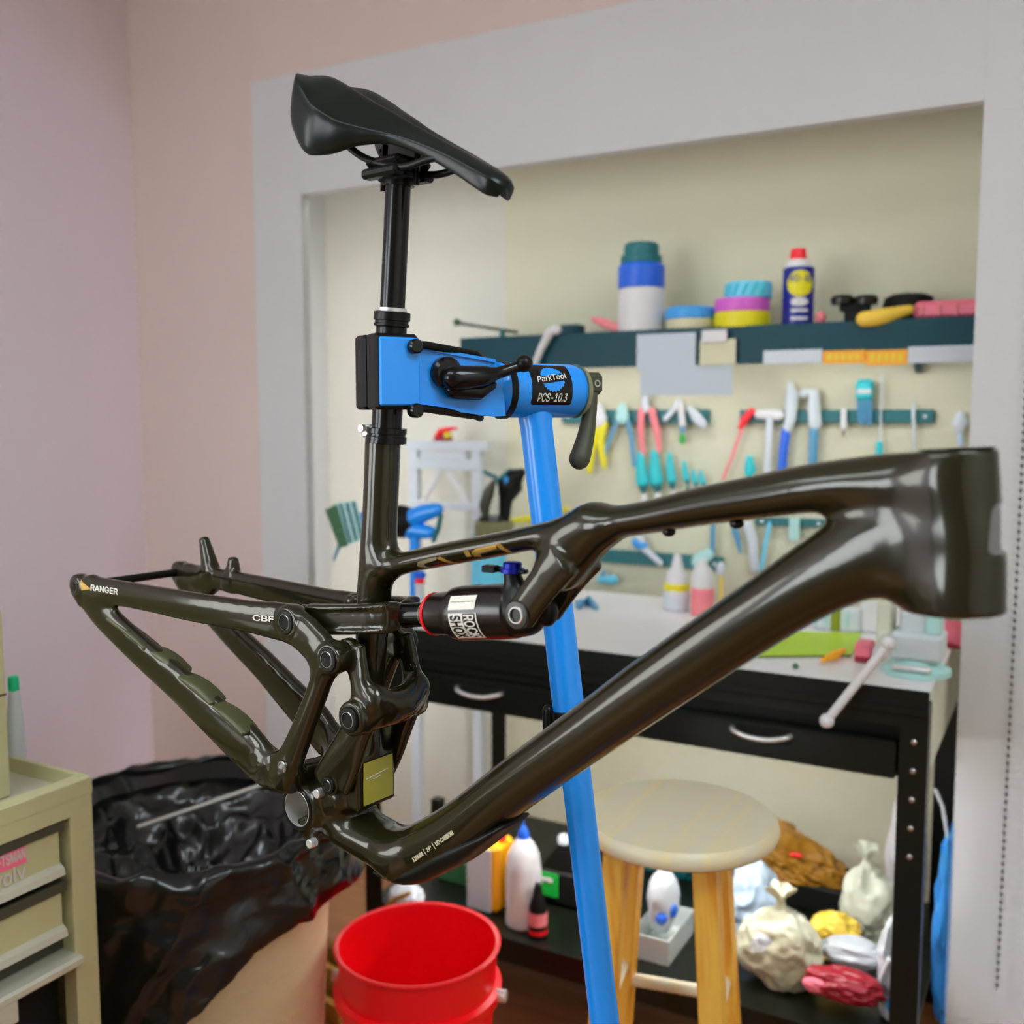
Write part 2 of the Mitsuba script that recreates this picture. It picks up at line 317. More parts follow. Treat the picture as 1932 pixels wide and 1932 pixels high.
class Field:
    def __init__(s, lo, hi, h):
        s.lo, s.h = np.asarray(lo, float), h
        s.n = np.ceil((np.asarray(hi) - s.lo) / h).astype(int) + 1
        s.G = np.full(s.n, 0.05, np.float32)
    def sub(s, lo, hi):
        i0 = np.clip(np.floor((np.asarray(lo) - s.lo) / s.h).astype(int), 0, s.n); i1 = np.clip(np.ceil((np.asarray(hi) - s.lo) / s.h).astype(int) + 1, 0, s.n)
        sl = tuple(slice(a, b) for a, b in zip(i0, i1))
        ax = [(s.lo[k] + s.h * np.arange(i0[k], i1[k])).astype(np.float32) for k in range(3)]
        return sl, ax[0][:, None, None], ax[1][None, :, None], ax[2][None, None, :]
    def put(s, sl, d, k, minus=False):
        g = s.G[sl]
        if minus: g, d = -g, d
        hh = np.maximum(k - np.abs(g - d), 0) / max(k, 1e-9)
        r = np.minimum(g, d) - hh * hh * k * 0.25
        s.G[sl] = -r if minus else r
    def seg(s, n0, n1, k=0.008, p=2.0, minus=False): s.path([n0, n1], k, p, minus)
    def path(s, ns, k=0.008, p=2.0, minus=False):
        """one smooth tube of changing elliptic section through the nodes, blended on to what is there"""
        A = np.array([np.r_[n[0], n[1], n[2]] for n in ns], float)
        if len(ns) > 2:
            c = np.r_[0, np.cumsum(np.linalg.norm(np.diff(A[:, :3], axis=0), axis=1))]; q = np.linspace(0, c[-1], 5 * (len(ns) - 1) + 1)
            from scipy.interpolate import PchipInterpolator as PI
            A = PI(c, A)(q)
        mx = A[:, 3:].max() + max(k, .004) + 2 * s.h
        sl, x, y, z = s.sub(A[:, :3].min(0) - mx, A[:, :3].max(0) + mx)
        if 0 in s.G[sl].shape: return
        o = [v.start for v in sl]; D = np.full(s.G[sl].shape, 0.05, np.float32)
        for n0, n1 in zip(A, A[1:]):
            m2 = max(n0[3:].max(), n1[3:].max()) + max(k, .004) + 2 * s.h
            s2, x, y, z = s.sub(np.minimum(n0[:3], n1[:3]) - m2, np.maximum(n0[:3], n1[:3]) + m2)
            if 0 in s.G[s2].shape: continue
            d = s.segd(n0, n1, x, y, z, p); loc = tuple(slice(v.start - w, v.stop - w) for v, w in zip(s2, o))
            D[loc] = np.minimum(D[loc], d)
        s.put(sl, D, k, minus)
    def segd(s, n0, n1, x, y, z, p):
        A, a0, b0 = n0[:3], n0[3], n0[4]; B, a1, b1 = n1[:3], n1[3], n1[4]
        ab = B - A; L2 = float(ab @ ab) + 1e-12; L = math.sqrt(L2)
        tt = ((x - A[0]) * ab[0] + (y - A[1]) * ab[1] + (z - A[2]) * ab[2]) / L2
        t = np.clip(tt, 0, 1); e = (tt - t) * L
        T3 = ab / L; n3 = np.cross(T3, [0, 0, 1.0]); ln = np.linalg.norm(n3)
        n3 = n3 / ln if ln > 0.2 else np.array([0, 1.0, 0]); w3 = np.cross(n3, T3)
        dx, dy, dz = x - A[0] - t * ab[0], y - A[1] - t * ab[1], z - A[2] - t * ab[2]
        yy = np.abs(dx * n3[0] + dy * n3[1] + dz * n3[2]); ww = np.abs(dx * w3[0] + dy * w3[1] + dz * w3[2])
        a = a0 + (a1 - a0) * t; b = b0 + (b1 - b0) * t; c = np.minimum(a, b)
        if p == 2.0:
            k0 = np.sqrt((yy / a) ** 2 + (ww / b) ** 2 + (e / c) ** 2); k1 = np.sqrt((yy / a ** 2) ** 2 + (ww / b ** 2) ** 2 + (e / c ** 2) ** 2)
            return (k0 * (k0 - 1) / np.maximum(k1, 1e-6)).astype(np.float32)
        k0 = ((yy / a) ** p + (ww / b) ** p + (np.abs(e) / c) ** p) ** (1 / p)
        return ((k0 - 1) * c).astype(np.float32)
    def box(s, c, hs, rd=0.004, k=0.006, minus=False, axes=None):
        c, hs = np.asarray(c, float), np.asarray(hs, float); R = np.eye(3) if axes is None else np.asarray(axes, float)
        mx = np.abs(R.T) @ hs + k + 2 * s.h
        sl, x, y, z = s.sub(c - mx, c + mx)
        if 0 in s.G[sl].shape: return
        q = [np.abs((x - c[0]) * R[i][0] + (y - c[1]) * R[i][1] + (z - c[2]) * R[i][2]) - (hs[i] - rd) for i in range(3)]
        d = np.sqrt(sum(np.maximum(v, 0) ** 2 for v in q)) + np.minimum(np.maximum(np.maximum(q[0], q[1]), q[2]), 0) - rd
        s.put(sl, d.astype(np.float32), k, minus)
    def cyl(s, c, half, r, k=0.005, rd=0.002, minus=False):      # axis across the bicycle
        c = np.asarray(c, float); mx = np.array([r, r, half]) + k + 2 * s.h
        sl, x, y, z = s.sub(c - mx, c + mx)
        if 0 in s.G[sl].shape: return
        q0 = np.sqrt((x - c[0]) ** 2 + (y - c[1]) ** 2) - (r - rd); q1 = np.abs(z - c[2]) - (half - rd)
        d = np.sqrt(np.maximum(q0, 0) ** 2 + np.maximum(q1, 0) ** 2) + np.minimum(np.maximum(q0, q1), 0) - rd
        s.put(sl, d.astype(np.float32), k, minus)
    def val(s, P): return ndimage.map_coordinates(s.G, ((np.asarray(P) - s.lo) / s.h).T, order=1, mode='nearest')
    def mesh(s, smooth=6):
        G = s.G; inn = G < 0; n = np.array(G.shape)
        cnt = np.zeros(n - 1, np.int8)
        for o in np.ndindex(2, 2, 2): cnt += inn[o[0]:n[0] - 1 + o[0], o[1]:n[1] - 1 + o[1], o[2]:n[2] - 1 + o[2]]
        cells = np.argwhere((cnt > 0) & (cnt < 8)); idx = np.full(n - 1, -1, np.int64); idx[tuple(cells.T)] = np.arange(len(cells))
        acc, w = np.zeros((len(cells), 3)), np.zeros(len(cells))
        C = list(np.ndindex(2, 2, 2))
        for a in C:
            for b in C:
                if sum(abs(i - j) for i, j in zip(a, b)) == 1 and a < b:
                    ga, gb = G[tuple((cells + a).T)], G[tuple((cells + b).T)]; m = (ga < 0) != (gb < 0)
                    t = np.where(m, ga / np.where(ga == gb, 1, ga - gb), 0)
                    acc += (np.array(a) + t[:, None] * (np.array(b) - np.array(a))) * m[:, None]; w += m
        V = (cells + acc / w[:, None]) * s.h + s.lo; quads = []
        for ax in range(3):
            u, v = [(1, 2), (2, 0), (0, 1)][ax]
            sh = [slice(1, -1)] * 3; sh[ax] = slice(0, -1); s2 = list(sh); s2[ax] = slice(1, None)
            a, b = inn[tuple(sh)], inn[tuple(s2)]
            e = np.argwhere(a != b); off = np.array([1, 1, 1]); off[ax] = 0; e0 = e + off
            flip = ~a[tuple(e.T)]
            def cell(du, dv):
                c = e0.copy(); c[:, u] -= du; c[:, v] -= dv; return idx[tuple(c.T)]
            q = np.stack([cell(1, 1), cell(0, 1), cell(0, 0), cell(1, 0)], 1); q[flip] = q[flip][:, ::-1]; quads.append(q)
        Q = np.vstack(quads); Q = Q[(Q >= 0).all(1)]
        E = np.vstack([Q[:, [0, 1]], Q[:, [1, 2]], Q[:, [2, 3]], Q[:, [3, 0]]]); E = np.vstack([E, E[:, ::-1]])
        L = sparse.csr_matrix((np.ones(len(E)), (E[:, 0], E[:, 1])), (len(V), len(V))); dg = np.maximum(np.asarray(L.sum(1)).ravel(), 1)
        for i in range(smooth):
            for lam in (0.5, -0.52): V = V + lam * ((L @ V) / dg[:, None] - V)
        return trimesh.Trimesh(V, np.vstack([Q[:, [0, 1, 2]], Q[:, [0, 2, 3]]]), process=False)
    def drape(s, m, lift=0.0006, reach=0.06, maxedge=0.006):
        """lay a mesh given in (u, v, small height) on this surface, seen along the bicycle's side normal"""
        v, f = trimesh.remesh.subdivide_to_size(np.asarray(m.vertices), m.faces, maxedge)
        w = np.full(len(v), reach)
        for i in range(260):
            d = s.val(np.c_[v[:, :2], w]); w = np.where(d > 0.0001, w - np.minimum(np.maximum(d * .5, 0.0002), .002), w)
        w = np.where(w < -reach, 0, w)
        return trimesh.Trimesh(np.c_[v[:, :2], w + lift + v[:, 2]], f, process=False)

# ------------------------------------------------------------------ bicycle frame, front triangle
BIKE = thing('bicycle_frame', 'dark olive full-suspension mountain bike frame with saddle, clamped by its seatpost in the blue stand', 'bicycle frame')
M = Field([-.17, -.53, -.062], [.66, .03, .062], 0.0022)
st = nodes([(722.5, 833, 68, .0185), (718, 950, 67, .0185), (713, 1050, 70, .019), (707, 1110, 66, .019), (702, 1190, 62, .018), (700, 1260, 54, .016), (700, 1340, 46, .014), (696, 1408, 42, .014)])
M.path(st, .012)
tt = nodes([(738, 1068, 44, .015), (790, 1056, 42, .018), (860, 1042, 45, .019), (940, 1027, 46, .019), (1015, 1012, 47, .02), (1110, 992, 58, .02), (1210, 978, 62, .021), (1330, 954, 74, .022), (1440, 936, 84, .023), (1530, 921, 92, .024), (1650, 908, 100, .025), (1775, 895, 108, .025)])
M.path(tt, .020, 2.0)
dt = nodes([(768, 1611, 96, .030), (856, 1571, 106, .031), (967, 1485, 102, .031), (1123, 1373, 110, .031), (1247, 1285, 120, .031), (1437, 1157, 130, .030), (1560, 1080, 150, .029), (1680, 1022, 190, .027), (1790, 985, 230, .025)])
M.path(dt, .018, 2.3)
M.path(nodes([(1730, 1100, 80, .016), (1790, 1120, 70, .02)]), .025)
htt, htb = fp(1806, 850), fp(1814, 1156)
M.path([(htt, .0265, .0265), (htt * .55 + htb * .45, .0262, .0262), (htb, .0292, .0292)], .022)
hd = (htt - htb) / np.linalg.norm(htt - htb)
M.box(htt + hd * .031, [.06, .031, .06], .001, .0015, True, [np.cross(hd, [0, 0, 1.]), hd, [0, 0, 1.]])
M.box(htb - hd * .031, [.07, .031, .06], .001, .0015, True, [np.cross(hd, [0, 0, 1.]), hd, [0, 0, 1.]])
# recess on the nose of the head tube
nq = (htt + htb) / 2 + np.array([.0345, .004, 0])
M.box(nq, [.011, .0165, .04], .002, .001, True)
# bottom bracket shell, pedestal, web up to the seat tube
BBC = fp(563, 1524, .042); BBC = np.array([BBC[0], BBC[1], 0])
M.path(nodes([(765, 1611, 92, .03), (690, 1572, 92, .032), (622, 1520, 90, .034)]), .016, 2.5)
PF = fp(713, 1470); pc = PF - np.array([.0235, 0, 0])
M.box(pc, [.0225, .030, .0285], .004, .010)
M.path([(pc + [-.006, .016, 0], .018, .022), (fp(697, 1400), .012, .015)], .012)
M.path(nodes([(640, 1480, 80, .03), (672, 1500, 60, .03)]), .014)
M.path([(pc + [-.02, -.01, 0], .026, .03), (BBC + [.03, .01, 0], .03, .033)], .02)
M.cyl(BBC, .043, .0285, .008, .003)
M.cyl(BBC, .08, .0205, .001, .0005, True)
for (x, y) in ((597, 1498), (584, 1592)):
    q = fp(x, y, .038); M.path([(q + [0, 0, -.004], .009, .006), (np.r_[(q * .4 + BBC * .6)[:2], .032], .012, .006)], .006)
# shock mount: two arms below the top tube
M.path(nodes([(1120, 1000, 88, .022), (1062, 1068, 92, .026)]), .018, 2.5)
na = nodes([(1060, 1060, 70, .0075, .021), (1015, 1115, 64, .0075, .021), (985, 1158, 62, .0075, .021)])
M.path(na, .004, 2.4)
SM = na[-1][0]                                            # shock's front pivot on the near arm
fa = [(n[0] * [1, 1, -1], n[1], n[2]) for n in na]; M.path(fa, .004, 2.4)
mm = M.mesh()
front = obj('front_triangle', b2w(mm), 'frame_paint', BIKE, smooth=True)
# bearing cups, shell, bolts
def ring_mesh(c, r0, r1, w0, w1, n=40):
    c = np.asarray(c, float)
    pr = [(w0, r0), (w0, r1), (w0, r1), (w1 - .001, r1), (w1, r1 - .001), (w1, r1 - .001), (w1, r0), (w1, r0), (w0, r0)]
    return lathe([(s, r) for s, r in pr], bw(np.r_[c[:2], 0]), BN, n, caps=False)
obj('bottom_bracket_shell', ring_mesh(BBC, .0198, .0212, -.043, .0445), 'bright_metal', front, label='bare silver bore of the bottom bracket shell')
for w0, w1 in ((.0425, .0448), (-.0448, -.0425)): obj('bottom_bracket_rim', ring_mesh(BBC, .0212, .0245, w0, w1), 'gloss_black', front)
def bolt(c, r, w, parent, m='gloss_black', ring='steel'):
    c = np.asarray(c, float); c0 = np.r_[c[:2], 0]
    b = obj('pivot_bolt', lathe([(w - .006, r), (w + .001, r), (w + .002, r * .93), (w + .0022, r * .60), (w + .0012, r * .55), (w + .0012, 0.0001)], bw(c0), BN, 32), 'satin_black', parent)
    obj('bolt_ring', ring_mesh(c0, r * .60, r * .69, w + .001, w + .0027, 32), ring, b)
    obj('bolt_socket', lathe([(w + .0011, r * .52), (w + .0017, r * .50), (w + .0017, r * .36), (w + .0013, r * .34), (w + .0013, .0001)], bw(c0), BN, 24), 'matt_black', b)
    return b
for (x, y) in ((597.6, 1498), (584, 1592.6)):
    q = fp(x, y, .044); obj('mount_bolt', lathe([(.036, .0052), (.0445, .0052), (.0452, .0045), (.0452, .0001)], bw(np.r_[q[:2], 0]), BN, 20), 'bright_metal', front, label='small bright bolt beside the bottom bracket')
obj('head_tube_cup', cat([lathe([(0, .0215), (.0012, .026), (.0016, .026), (.0016, .0215)], bw(htt), ZZ * hd[1] + BU * hd[0], 40, caps=False)]), 'dark_metal', front)
for x, y in ((1262, 1003), (1390, 988)):
    q = fp(x, y); obj('boss_bolt', trimesh.Trimesh(bw(q + trimesh.creation.icosphere(2, .0055).vertices * [1.1, .8, 1]), trimesh.creation.icosphere(2).faces), 'gloss_black', front)
# lettering and decals laid on the paint
def decal_text(s, h, x0, y0, x1, y1, w, shear=0.0, fieldo=None, width=None, bold=True):
    A, B = fp(x0, y0, w), fp(x1, y1, w); d = (B - A)[:2]; L = np.linalg.norm(d); d /= L; n = np.array([-d[1], d[0]])
    m = text_mesh(s, h, .0004, bold); v = np.array(m.vertices); v[:, 0] -= v[:, 0].min(); v[:, 0] *= L / v[:, 0].max(); v[:, 0] += shear * v[:, 1]
    return trimesh.Trimesh(np.c_[A[:2] + v[:, :1] * d + v[:, 1:2] * n, v[:, 2]], m.faces, process=False)
def decal_poly(pts, w, fld, dep=.0004):
    P = np.array([fp(x, y, w)[:2] for x, y in pts]); m = trimesh.creation.extrude_polygon(Polygon(P).buffer(0), dep, engine='earcut')
    return b2w(fld.drape(m))
obj('decal_text', b2w(M.drape(decal_text('120MM  |  29"  |  UD CARBON', .0042, 782, 1626, 858, 1573, .03))), 'cream', front, label='small pale lettering 120MM 29" UD CARBON')
for pts, m in [([(806, 1073), (792, 1068), (797, 1059), (820, 1052), (833, 1049), (832, 1055), (806, 1063)], 'decal_grey'),
               ([(832, 1051), (840, 1049), (862, 1064), (852, 1066)], 'gold_decal'),
               ([(884, 1039), (893, 1037), (897, 1058), (889, 1059)], 'gold_decal'),
               ([(900, 1058), (898, 1040), (908, 1034), (945, 1026), (946, 1034), (912, 1043), (908, 1057)], 'gold_decal'),
               ([(944, 1026), (953, 1024), (966, 1041), (958, 1043)], 'gold_decal')]:
    obj('maker_decal', decal_poly(pts, .012, M), m, front, label='gold stroke of the lettering on the top tube' if m == 'gold_decal' else None)
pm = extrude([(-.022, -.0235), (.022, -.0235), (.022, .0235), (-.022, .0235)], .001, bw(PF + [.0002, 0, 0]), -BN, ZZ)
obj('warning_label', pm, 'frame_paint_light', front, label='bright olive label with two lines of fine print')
obj('fine_print', cat([extrude([(-.019, .006), (.014, .0095), (.014, .0085), (-.019, .005)], .0004, bw(PF + [.0014, 0, 0]), -BN, ZZ), extrude([(-.009, .0035), (.003, .0045), (.003, .0036), (-.009, .0026)], .0004, bw(PF + [.0014, 0, 0]), -BN, ZZ)]), 'decal_white', front)
# skid plate under the elbow
SK = Field([-.08, -.56, -.05], [.22, -.3, .05], 0.0025)
SK.path(nodes([(735, 1632, 42, .026), (780, 1640, 48, .029), (860, 1608, 54, .030), (930, 1573, 30, .028), (972, 1548, 14, .024)]), .008, 2.4)
obj('skid_plate', b2w(SK.mesh()), 'satin_black', BIKE, smooth=True, label='matt black guard under the bottom bracket')

# ------------------------------------------------------------------ rear triangle
Rr = Field([-.54, -.47, -.098], [.02, -.14, .098], 0.0022)
ss = nodes([(150, 1106, 46, .0085, .074), (250, 1123, 48, .0085, .07), (360, 1144, 55, .009, .064), (470, 1163, 60, .009, .056), (542, 1175, 68, .010, .05), (619, 1244, 64, .010, .05)])
Rr.path(ss, .006, 2.6)
cs = nodes([(165, 1118, 46, .0085, .073), (185, 1148, 46, .009, .072), (228, 1192, 50, .0095, .07), (280, 1240, 54, .010, .066), (340, 1292, 60, .0105, .062), (405, 1352, 68, .011, .057), (462, 1404, 76, .011, .053), (508, 1448, 70, .011, .05), (545, 1462, 62, .010, .05)])
Rr.path(cs, .008, 2.6)
up = nodes([(545, 1440, 50, .010, .05), (578, 1360, 42, .010, .05), (606, 1285, 40, .010, .05), (619, 1244, 60, .010, .05)])
Rr.path(up, .008, 2.6)
for ns in (ss, cs, up):
    Rr.path([(n[0] * [1, 1, -1], n[1] * .92, n[2]) for n in ns], .006, 2.6)
DO = fp(146, 1106, .08); DO0 = np.r_[DO[:2], 0]
for s in (1, -1): Rr.cyl(np.r_[DO[:2], .076 * s], .008, .0145, .004)
P2 = np.r_[fp(619, 1244, .06)[:2], 0]; P1 = np.r_[fp(542, 1173, .058)[:2], 0]
for s in (1, -1):
    Rr.cyl(np.r_[P1[:2], .05 * s], .0105, .0165, .004); Rr.cyl(np.r_[P2[:2], .05 * s], .0105, .0165, .004)
br = fp(560, 1480, 0.0)
Rr.path([(np.r_[fp(540, 1462, .05)[:2], .05], .016, .012), (np.r_[fp(540, 1462, .05)[:2] + [.004, -.006], 0], .015, .012), (np.r_[fp(540, 1462, .05)[:2], -.05], .016, .012)], .012)
q = fp(505, 1440, .05); Rr.path([(np.r_[q[:2], .05], .012, .012), (np.r_[q[:2] + [.03, -.02], 0.], .012, .012), (np.r_[q[:2], -.05], .012, .012)], .012)
# brake mounts on the far side and derailleur hanger
for (x0, y0, x1, y1, r0, r1) in ((398, 1075, 386, 1022, .011, .0068), (440, 1100, 440, 1060, .011, .0068)):
    A, B = fp(x0, y0, -.072), fp(x1, y1, -.072)
    Rr.path([(A, r0 * 1.1, r0), (B, r1, r1)], .006, 3.0)
A = fp(395, 1095, -.075); Rr.cyl(A, .008, .018, .008)
A = fp(152, 1128, .078); Rr.path([(np.r_[DO[:2], .078], .01, .005), (A, .008, .004), (A + [0.002, -.006, 0], .005, .004)], .004)
rear = obj('rear_triangle', b2w(Rr.mesh()), 'frame_paint', BIKE, smooth=True)
obj('thru_axle', lathe([(-.09, .0055), (.086, .0055)], bw(DO0), BN, 20), 'satin_black', rear)
for w0, w1 in ((.082, .0856), (-.0856, -.082)): obj('axle_bore', ring_mesh(DO0, .006, .0105, w0, w1, 32), 'dark_metal', rear)
bolt(P1, .0135, .0605, rear); bolt(P2, .0135, .0605, rear)
q = fp(533, 1447, .061); b_ = obj('lower_bolt', lathe([(.05, .0085), (.0605, .0085), (.062, .0075), (.0622, .0045), (.059, .004), (.059, .0001)], bw(np.r_[q[:2], 0]), BN, 28), 'dark_metal', rear)
obj('bolt_ring', ring_mesh(np.r_[q[:2], 0], .0046, .0072, .0618, .0628, 28), 'steel', b_)
obj('decal_text', b2w(Rr.drape(decal_text('RANGER', .0072, 175, 1113, 222, 1122, .08), reach=.095)), 'decal_white', rear, label='thin white lettering RANGER')
obj('decal_text', b2w(Rr.drape(decal_text('CBF', .0062, 480, 1170, 516, 1174, .062), reach=.095)), 'decal_white', rear, label='white lettering CBF')
obj('maker_decal', b2w(Rr.drape(trimesh.creation.extrude_polygon(Polygon([fp(x, y, .08)[:2] for x, y in ((156, 1093), (176, 1111), (160, 1113))]), .0004, engine='earcut'), reach=.095)), 'gold_decal', rear, label='gold triangle mark')
# ribbed guard on the chainstay
CG = Field([-.5, -.47, .03], [-.05, -.18, .09], 0.0016)
gl = nodes([(214, 1166, 22, .0098, .071), (250, 1192, 24, .0105, .068), (283, 1218, 24, .0115, .0655)]); CG.path(gl, .004, 3.0)
for a, b in (((287, 1224), (345, 1266)), ((350, 1275), (410, 1322)), ((414, 1330), (470, 1378))):
    CG.path(nodes([(*a, 22, .011, .063), ((a[0] + b[0]) / 2 + 3, (a[1] + b[1]) / 2 - 1, 32, .0125, .06), (b[0], b[1], 30, .0125, .057)]), .003, 3.0)
obj('chainstay_guard', b2w(CG.mesh(4)), 'rubber_guard', rear, smooth=True, label='olive rubber chainstay guard with stepped ribs')

# ------------------------------------------------------------------ links
def link_field(): return Field([-.16, -.48, -.075], [.08, -.16, .075], 0.0018)
P3 = np.r_[fp(664, 1356, .048)[:2], 0]                   # middle pivot
LK = link_field()
for s in (1, -1):
    LK.path([(np.r_[P2[:2] + [.012, .004], .036 * s], .019, .006), (np.r_[(P2 * .5 + P3 * .5)[:2] + [.014, 0], .038 * s], .012, .0065), (np.r_[P3[:2] + [.004, .003], .038 * s], .016, .006)], .006, 2.6)
    LK.cyl(np.r_[P3[:2], .043 * s], .008, .0185, .005); LK.cyl(np.r_[P2[:2] + [.004, .002], .034 * s], .0055, .0165, .004)
LK.path([(np.r_[P3[:2] + [.004, .0], -.030], .0165, .0165), (np.r_[P3[:2] + [.012, .004], 0], .019, .019), (np.r_[P3[:2] + [.004, 0], .030], .0165, .0165)], .010)
LK.path([(np.r_[P3[:2] + [.022, .022], -.03], .010, .012), (np.r_[P3[:2] + [.026, .012], 0], .012, .012), (np.r_[P3[:2] + [.022, .022], .03], .010, .012)], .016)
lk = obj('upper_link', b2w(LK.mesh()), 'frame_paint', BIKE, smooth=True)
bolt(P3, .0135, .0525, lk)
P4 = np.r_[fp(627, 1478, .036)[:2], 0]
L2 = link_field(); e4 = np.r_[fp(592, 1470, .05)[:2], 0]
for s in (1, -1):
    L2.path([(np.r_[P3[:2], .031 * s if s < 0 else .0335], .015, .006), (np.r_[(P3 * .5 + e4 * .5)[:2], .036 * s], .013, .0065), (np.r_[e4[:2], .037 * s], .012, .0065)], .006, 2.6)
    L2.path([(np.r_[P3[:2], .033 * s], .014, .006), (np.r_[(P3 * .45 + P4 * .55)[:2] + [.014, 0], .033 * s], .010, .006), (np.r_[P4[:2] + [.012, 0], .0335 * s], .013, .005)], .01, 2.6)
lk2 = obj('lower_link', b2w(L2.mesh()), 'frame_paint', BIKE, smooth=True)
obj('pivot_boss', lathe([(-.042, .0125), (.040, .0125), (.0412, .0115), (.0412, .0001)], bw(P4), BN, 32), 'frame_paint', front)
b_ = bolt(P4, .010, .042, front)

# ------------------------------------------------------------------ shock and its yoke
SA, SB = fp(752, 1161), fp(985, 1160, .02); SB = np.r_[SM[:2], 0]; SAX = SB - SA; SL = np.linalg.norm(SAX); SAX = SAX / SL
YK = Field([-.17, -.26, -.075], [.09, -.14, .075], 0.0018)
sp = SA + SAX * .006
for s in (1, -1):
    YK.path([(np.r_[P1[:2], .034 * s], .0155, .0055), (np.r_[P1[:2] + [.03, .004], .034 * s], .0135, .005), (np.r_[(P1 * .3 + sp * .7)[:2], .030 * s], .0125, .0045), (np.r_[sp[:2] - [.010, 0], .024 * s], .0125, .005), (np.r_[sp[:2], .010 * s], .0125, .006)], .004, 3.0)
YK.path([(np.r_[sp[:2] - [.004, 0], -.02], .0125, .006), (np.r_[sp[:2] - [.004, 0], .02], .0125, .006)], .006, 3.0)
# the yoke's upper and lower ribs
for s in (1, -1):
    for dv in (.0135, -.0135):
        YK.path([(np.r_[P1[:2] + [.012, dv], .034 * s], .003, .007), (np.r_[(P1 * .3 + sp * .7)[:2] + [0, dv * .95], .030 * s], .003, .007), (np.r_[sp[:2] + [-.004, dv * .95], .020 * s], .003, .008)], .003, 3.0)
yk = obj('shock_yoke', b2w(YK.mesh()), 'frame_paint', BIKE, smooth=True)
sk_ = key(BIKE + '__rear_shock')
SD = BU * SAX[0] + ZZ * SAX[1]; SW = bw(SA)
obj('shaft', lathe([(.002, .0128), (.095, .0128)], SW, SD, 40), 'gloss_black', sk_)
for k in range(4): obj('travel_mark', lathe([(.040 + .005 * k, .01295), (.0408 + .005 * k, .01295)], SW, SD, 40, caps=False), 'decal_grey', sk_)
sL = SL
def fr(x): return np.dot(fp(x, 1160, 0.) - SA, SAX)
c0, c1 = fr(800) + .017, fr(975) + .004
obj('travel_ring', lathe([(c0 - .003, .0130), (c0 - .003, .0215), (c0 - .0005, .0222), (c0, .0215), (c0, .013)], SW, SD, 40, caps=False), 'red', sk_, label='red o-ring on the shock shaft')
obj('air_can', lathe([(c0, .012), (c0, .0205), (c0 + .003, .0215), (c0 + .022, .0225), (c0 + .03, .0262), (c0 + .034, .0268), (c0 + .040, .0275), (c0 + .060, .0278), (c0 + .062, .0272), (c0 + .086, .0272), (c1 - .004, .0262), (c1, .023)], SW, SD, 48), 'shock_black', sk_)
hb = SW + SD * (c1 + .002)
HF = Field([.05, -.26, -.045], [.26, -.08, .045], 0.0018)
hc = SA + SAX * (c1 + .004)
HF.path([(hc - SAX * .012, .0255, .0245), (hc + SAX * .004, .024, .022), (SB, .013, .0125), (SB + SAX * .012, .016, .012)], .01)
HF.path([(hc + [-.004, .014, .004], .012, .012), (hc + [-.008, .034, .006], .0085, .0085)], .008)
obj('shock_head', b2w(HF.mesh()), 'satin_black', sk_, smooth=True)
kq = hc + np.array([-.008, .036, .006])
kk = obj('lockout_knob', cat([lathe([(0, .0085), (.001, .0115), (.005, .0115), (.0055, .009), (.010, .009), (.011, .0075), (.011, .0001)], bw(kq), ZZ, 28)]), 'knob_blue', sk_, label='dark blue damper knob')
obj('lockout_lever', cat([box(bw(kq + [-.022, .001, .006]) - [.007, .006, .001], bw(kq + [-.022, .001, .006]) + [.007, .006, .0055], .001), tube([bw(kq + [-.018, .003, .002]), bw(kq + [.012, .003, .002])], .0028, 10), box(bw(kq + [.012, .003, 0]) - [.005, .004, .002], bw(kq + [.012, .003, 0]) + [.005, .004, .002], .001)]), 'gloss_black', sk_)
for w_ in (1, -1): obj('eyelet_bolt', lathe([(.026 * w_, .0135), (.0295 * w_, .0135), (.0305 * w_, .0125), (.0308 * w_, .0075), (.029 * w_, .0065), (.029 * w_, .0001)], bw(np.r_[SB[:2], 0]), BN, 32), 'dark_metal', sk_)
obj('bolt_ring', ring_mesh(np.r_[SB[:2], 0], .0066, .009, .0303, .0316, 32), 'steel', sk_)
# label wrapped round the can
a_, b_2, d_ = frame_of(SD)
def wrap(m, r, s0, th0):
    """mesh in the plane (x along the can, y round it) bent on to the can"""
    v = np.asarray(m.vertices); th = th0 + v[:, 1] / r; rr = r + v[:, 2]
    return trimesh.Trimesh(SW + SD * (s0 + v[:, :1]) + rr[:, None] * (np.cos(th)[:, None] * up_ + np.sin(th)[:, None] * out_), m.faces, process=False)
up_ = np.cross(SD, BN); up_ = up_ if up_[2] > 0 else -up_; out_ = BN
def sub(m, e=.003):
    v, f = trimesh.remesh.subdivide_to_size(np.asarray(m.vertices), m.faces, e); return trimesh.Trimesh(v, f, process=False)
def rectm(x0, x1, y0, y1, dep=.0003): return sub(trimesh.creation.extrude_polygon(Polygon([(x0, y0), (x1, y0), (x1, y1), (x0, y1)]), dep, engine='earcut'))
sl_ = c0 + .042; RR = .0279
dg = lambda a: math.radians(a) * RR
obj('label_band', wrap(rectm(0, .034, dg(46), dg(76)), RR, sl_, 0), 'decal_white', sk_, label='white upper label of the shock')
obj('label_band', wrap(rectm(0, .036, dg(83), dg(143)), RR, sl_, 0), 'decal_white', sk_, label='white lower label of the shock')
obj('label_panel', wrap(rectm(.0185, .0345, dg(85), dg(141), .0002), RR + .0004, sl_, 0), 'label_black', sk_)
obj('label_rule', wrap(rectm(.002, .032, dg(60), dg(61.5), .0002), RR + .0004, sl_, 0), 'decal_grey', sk_)
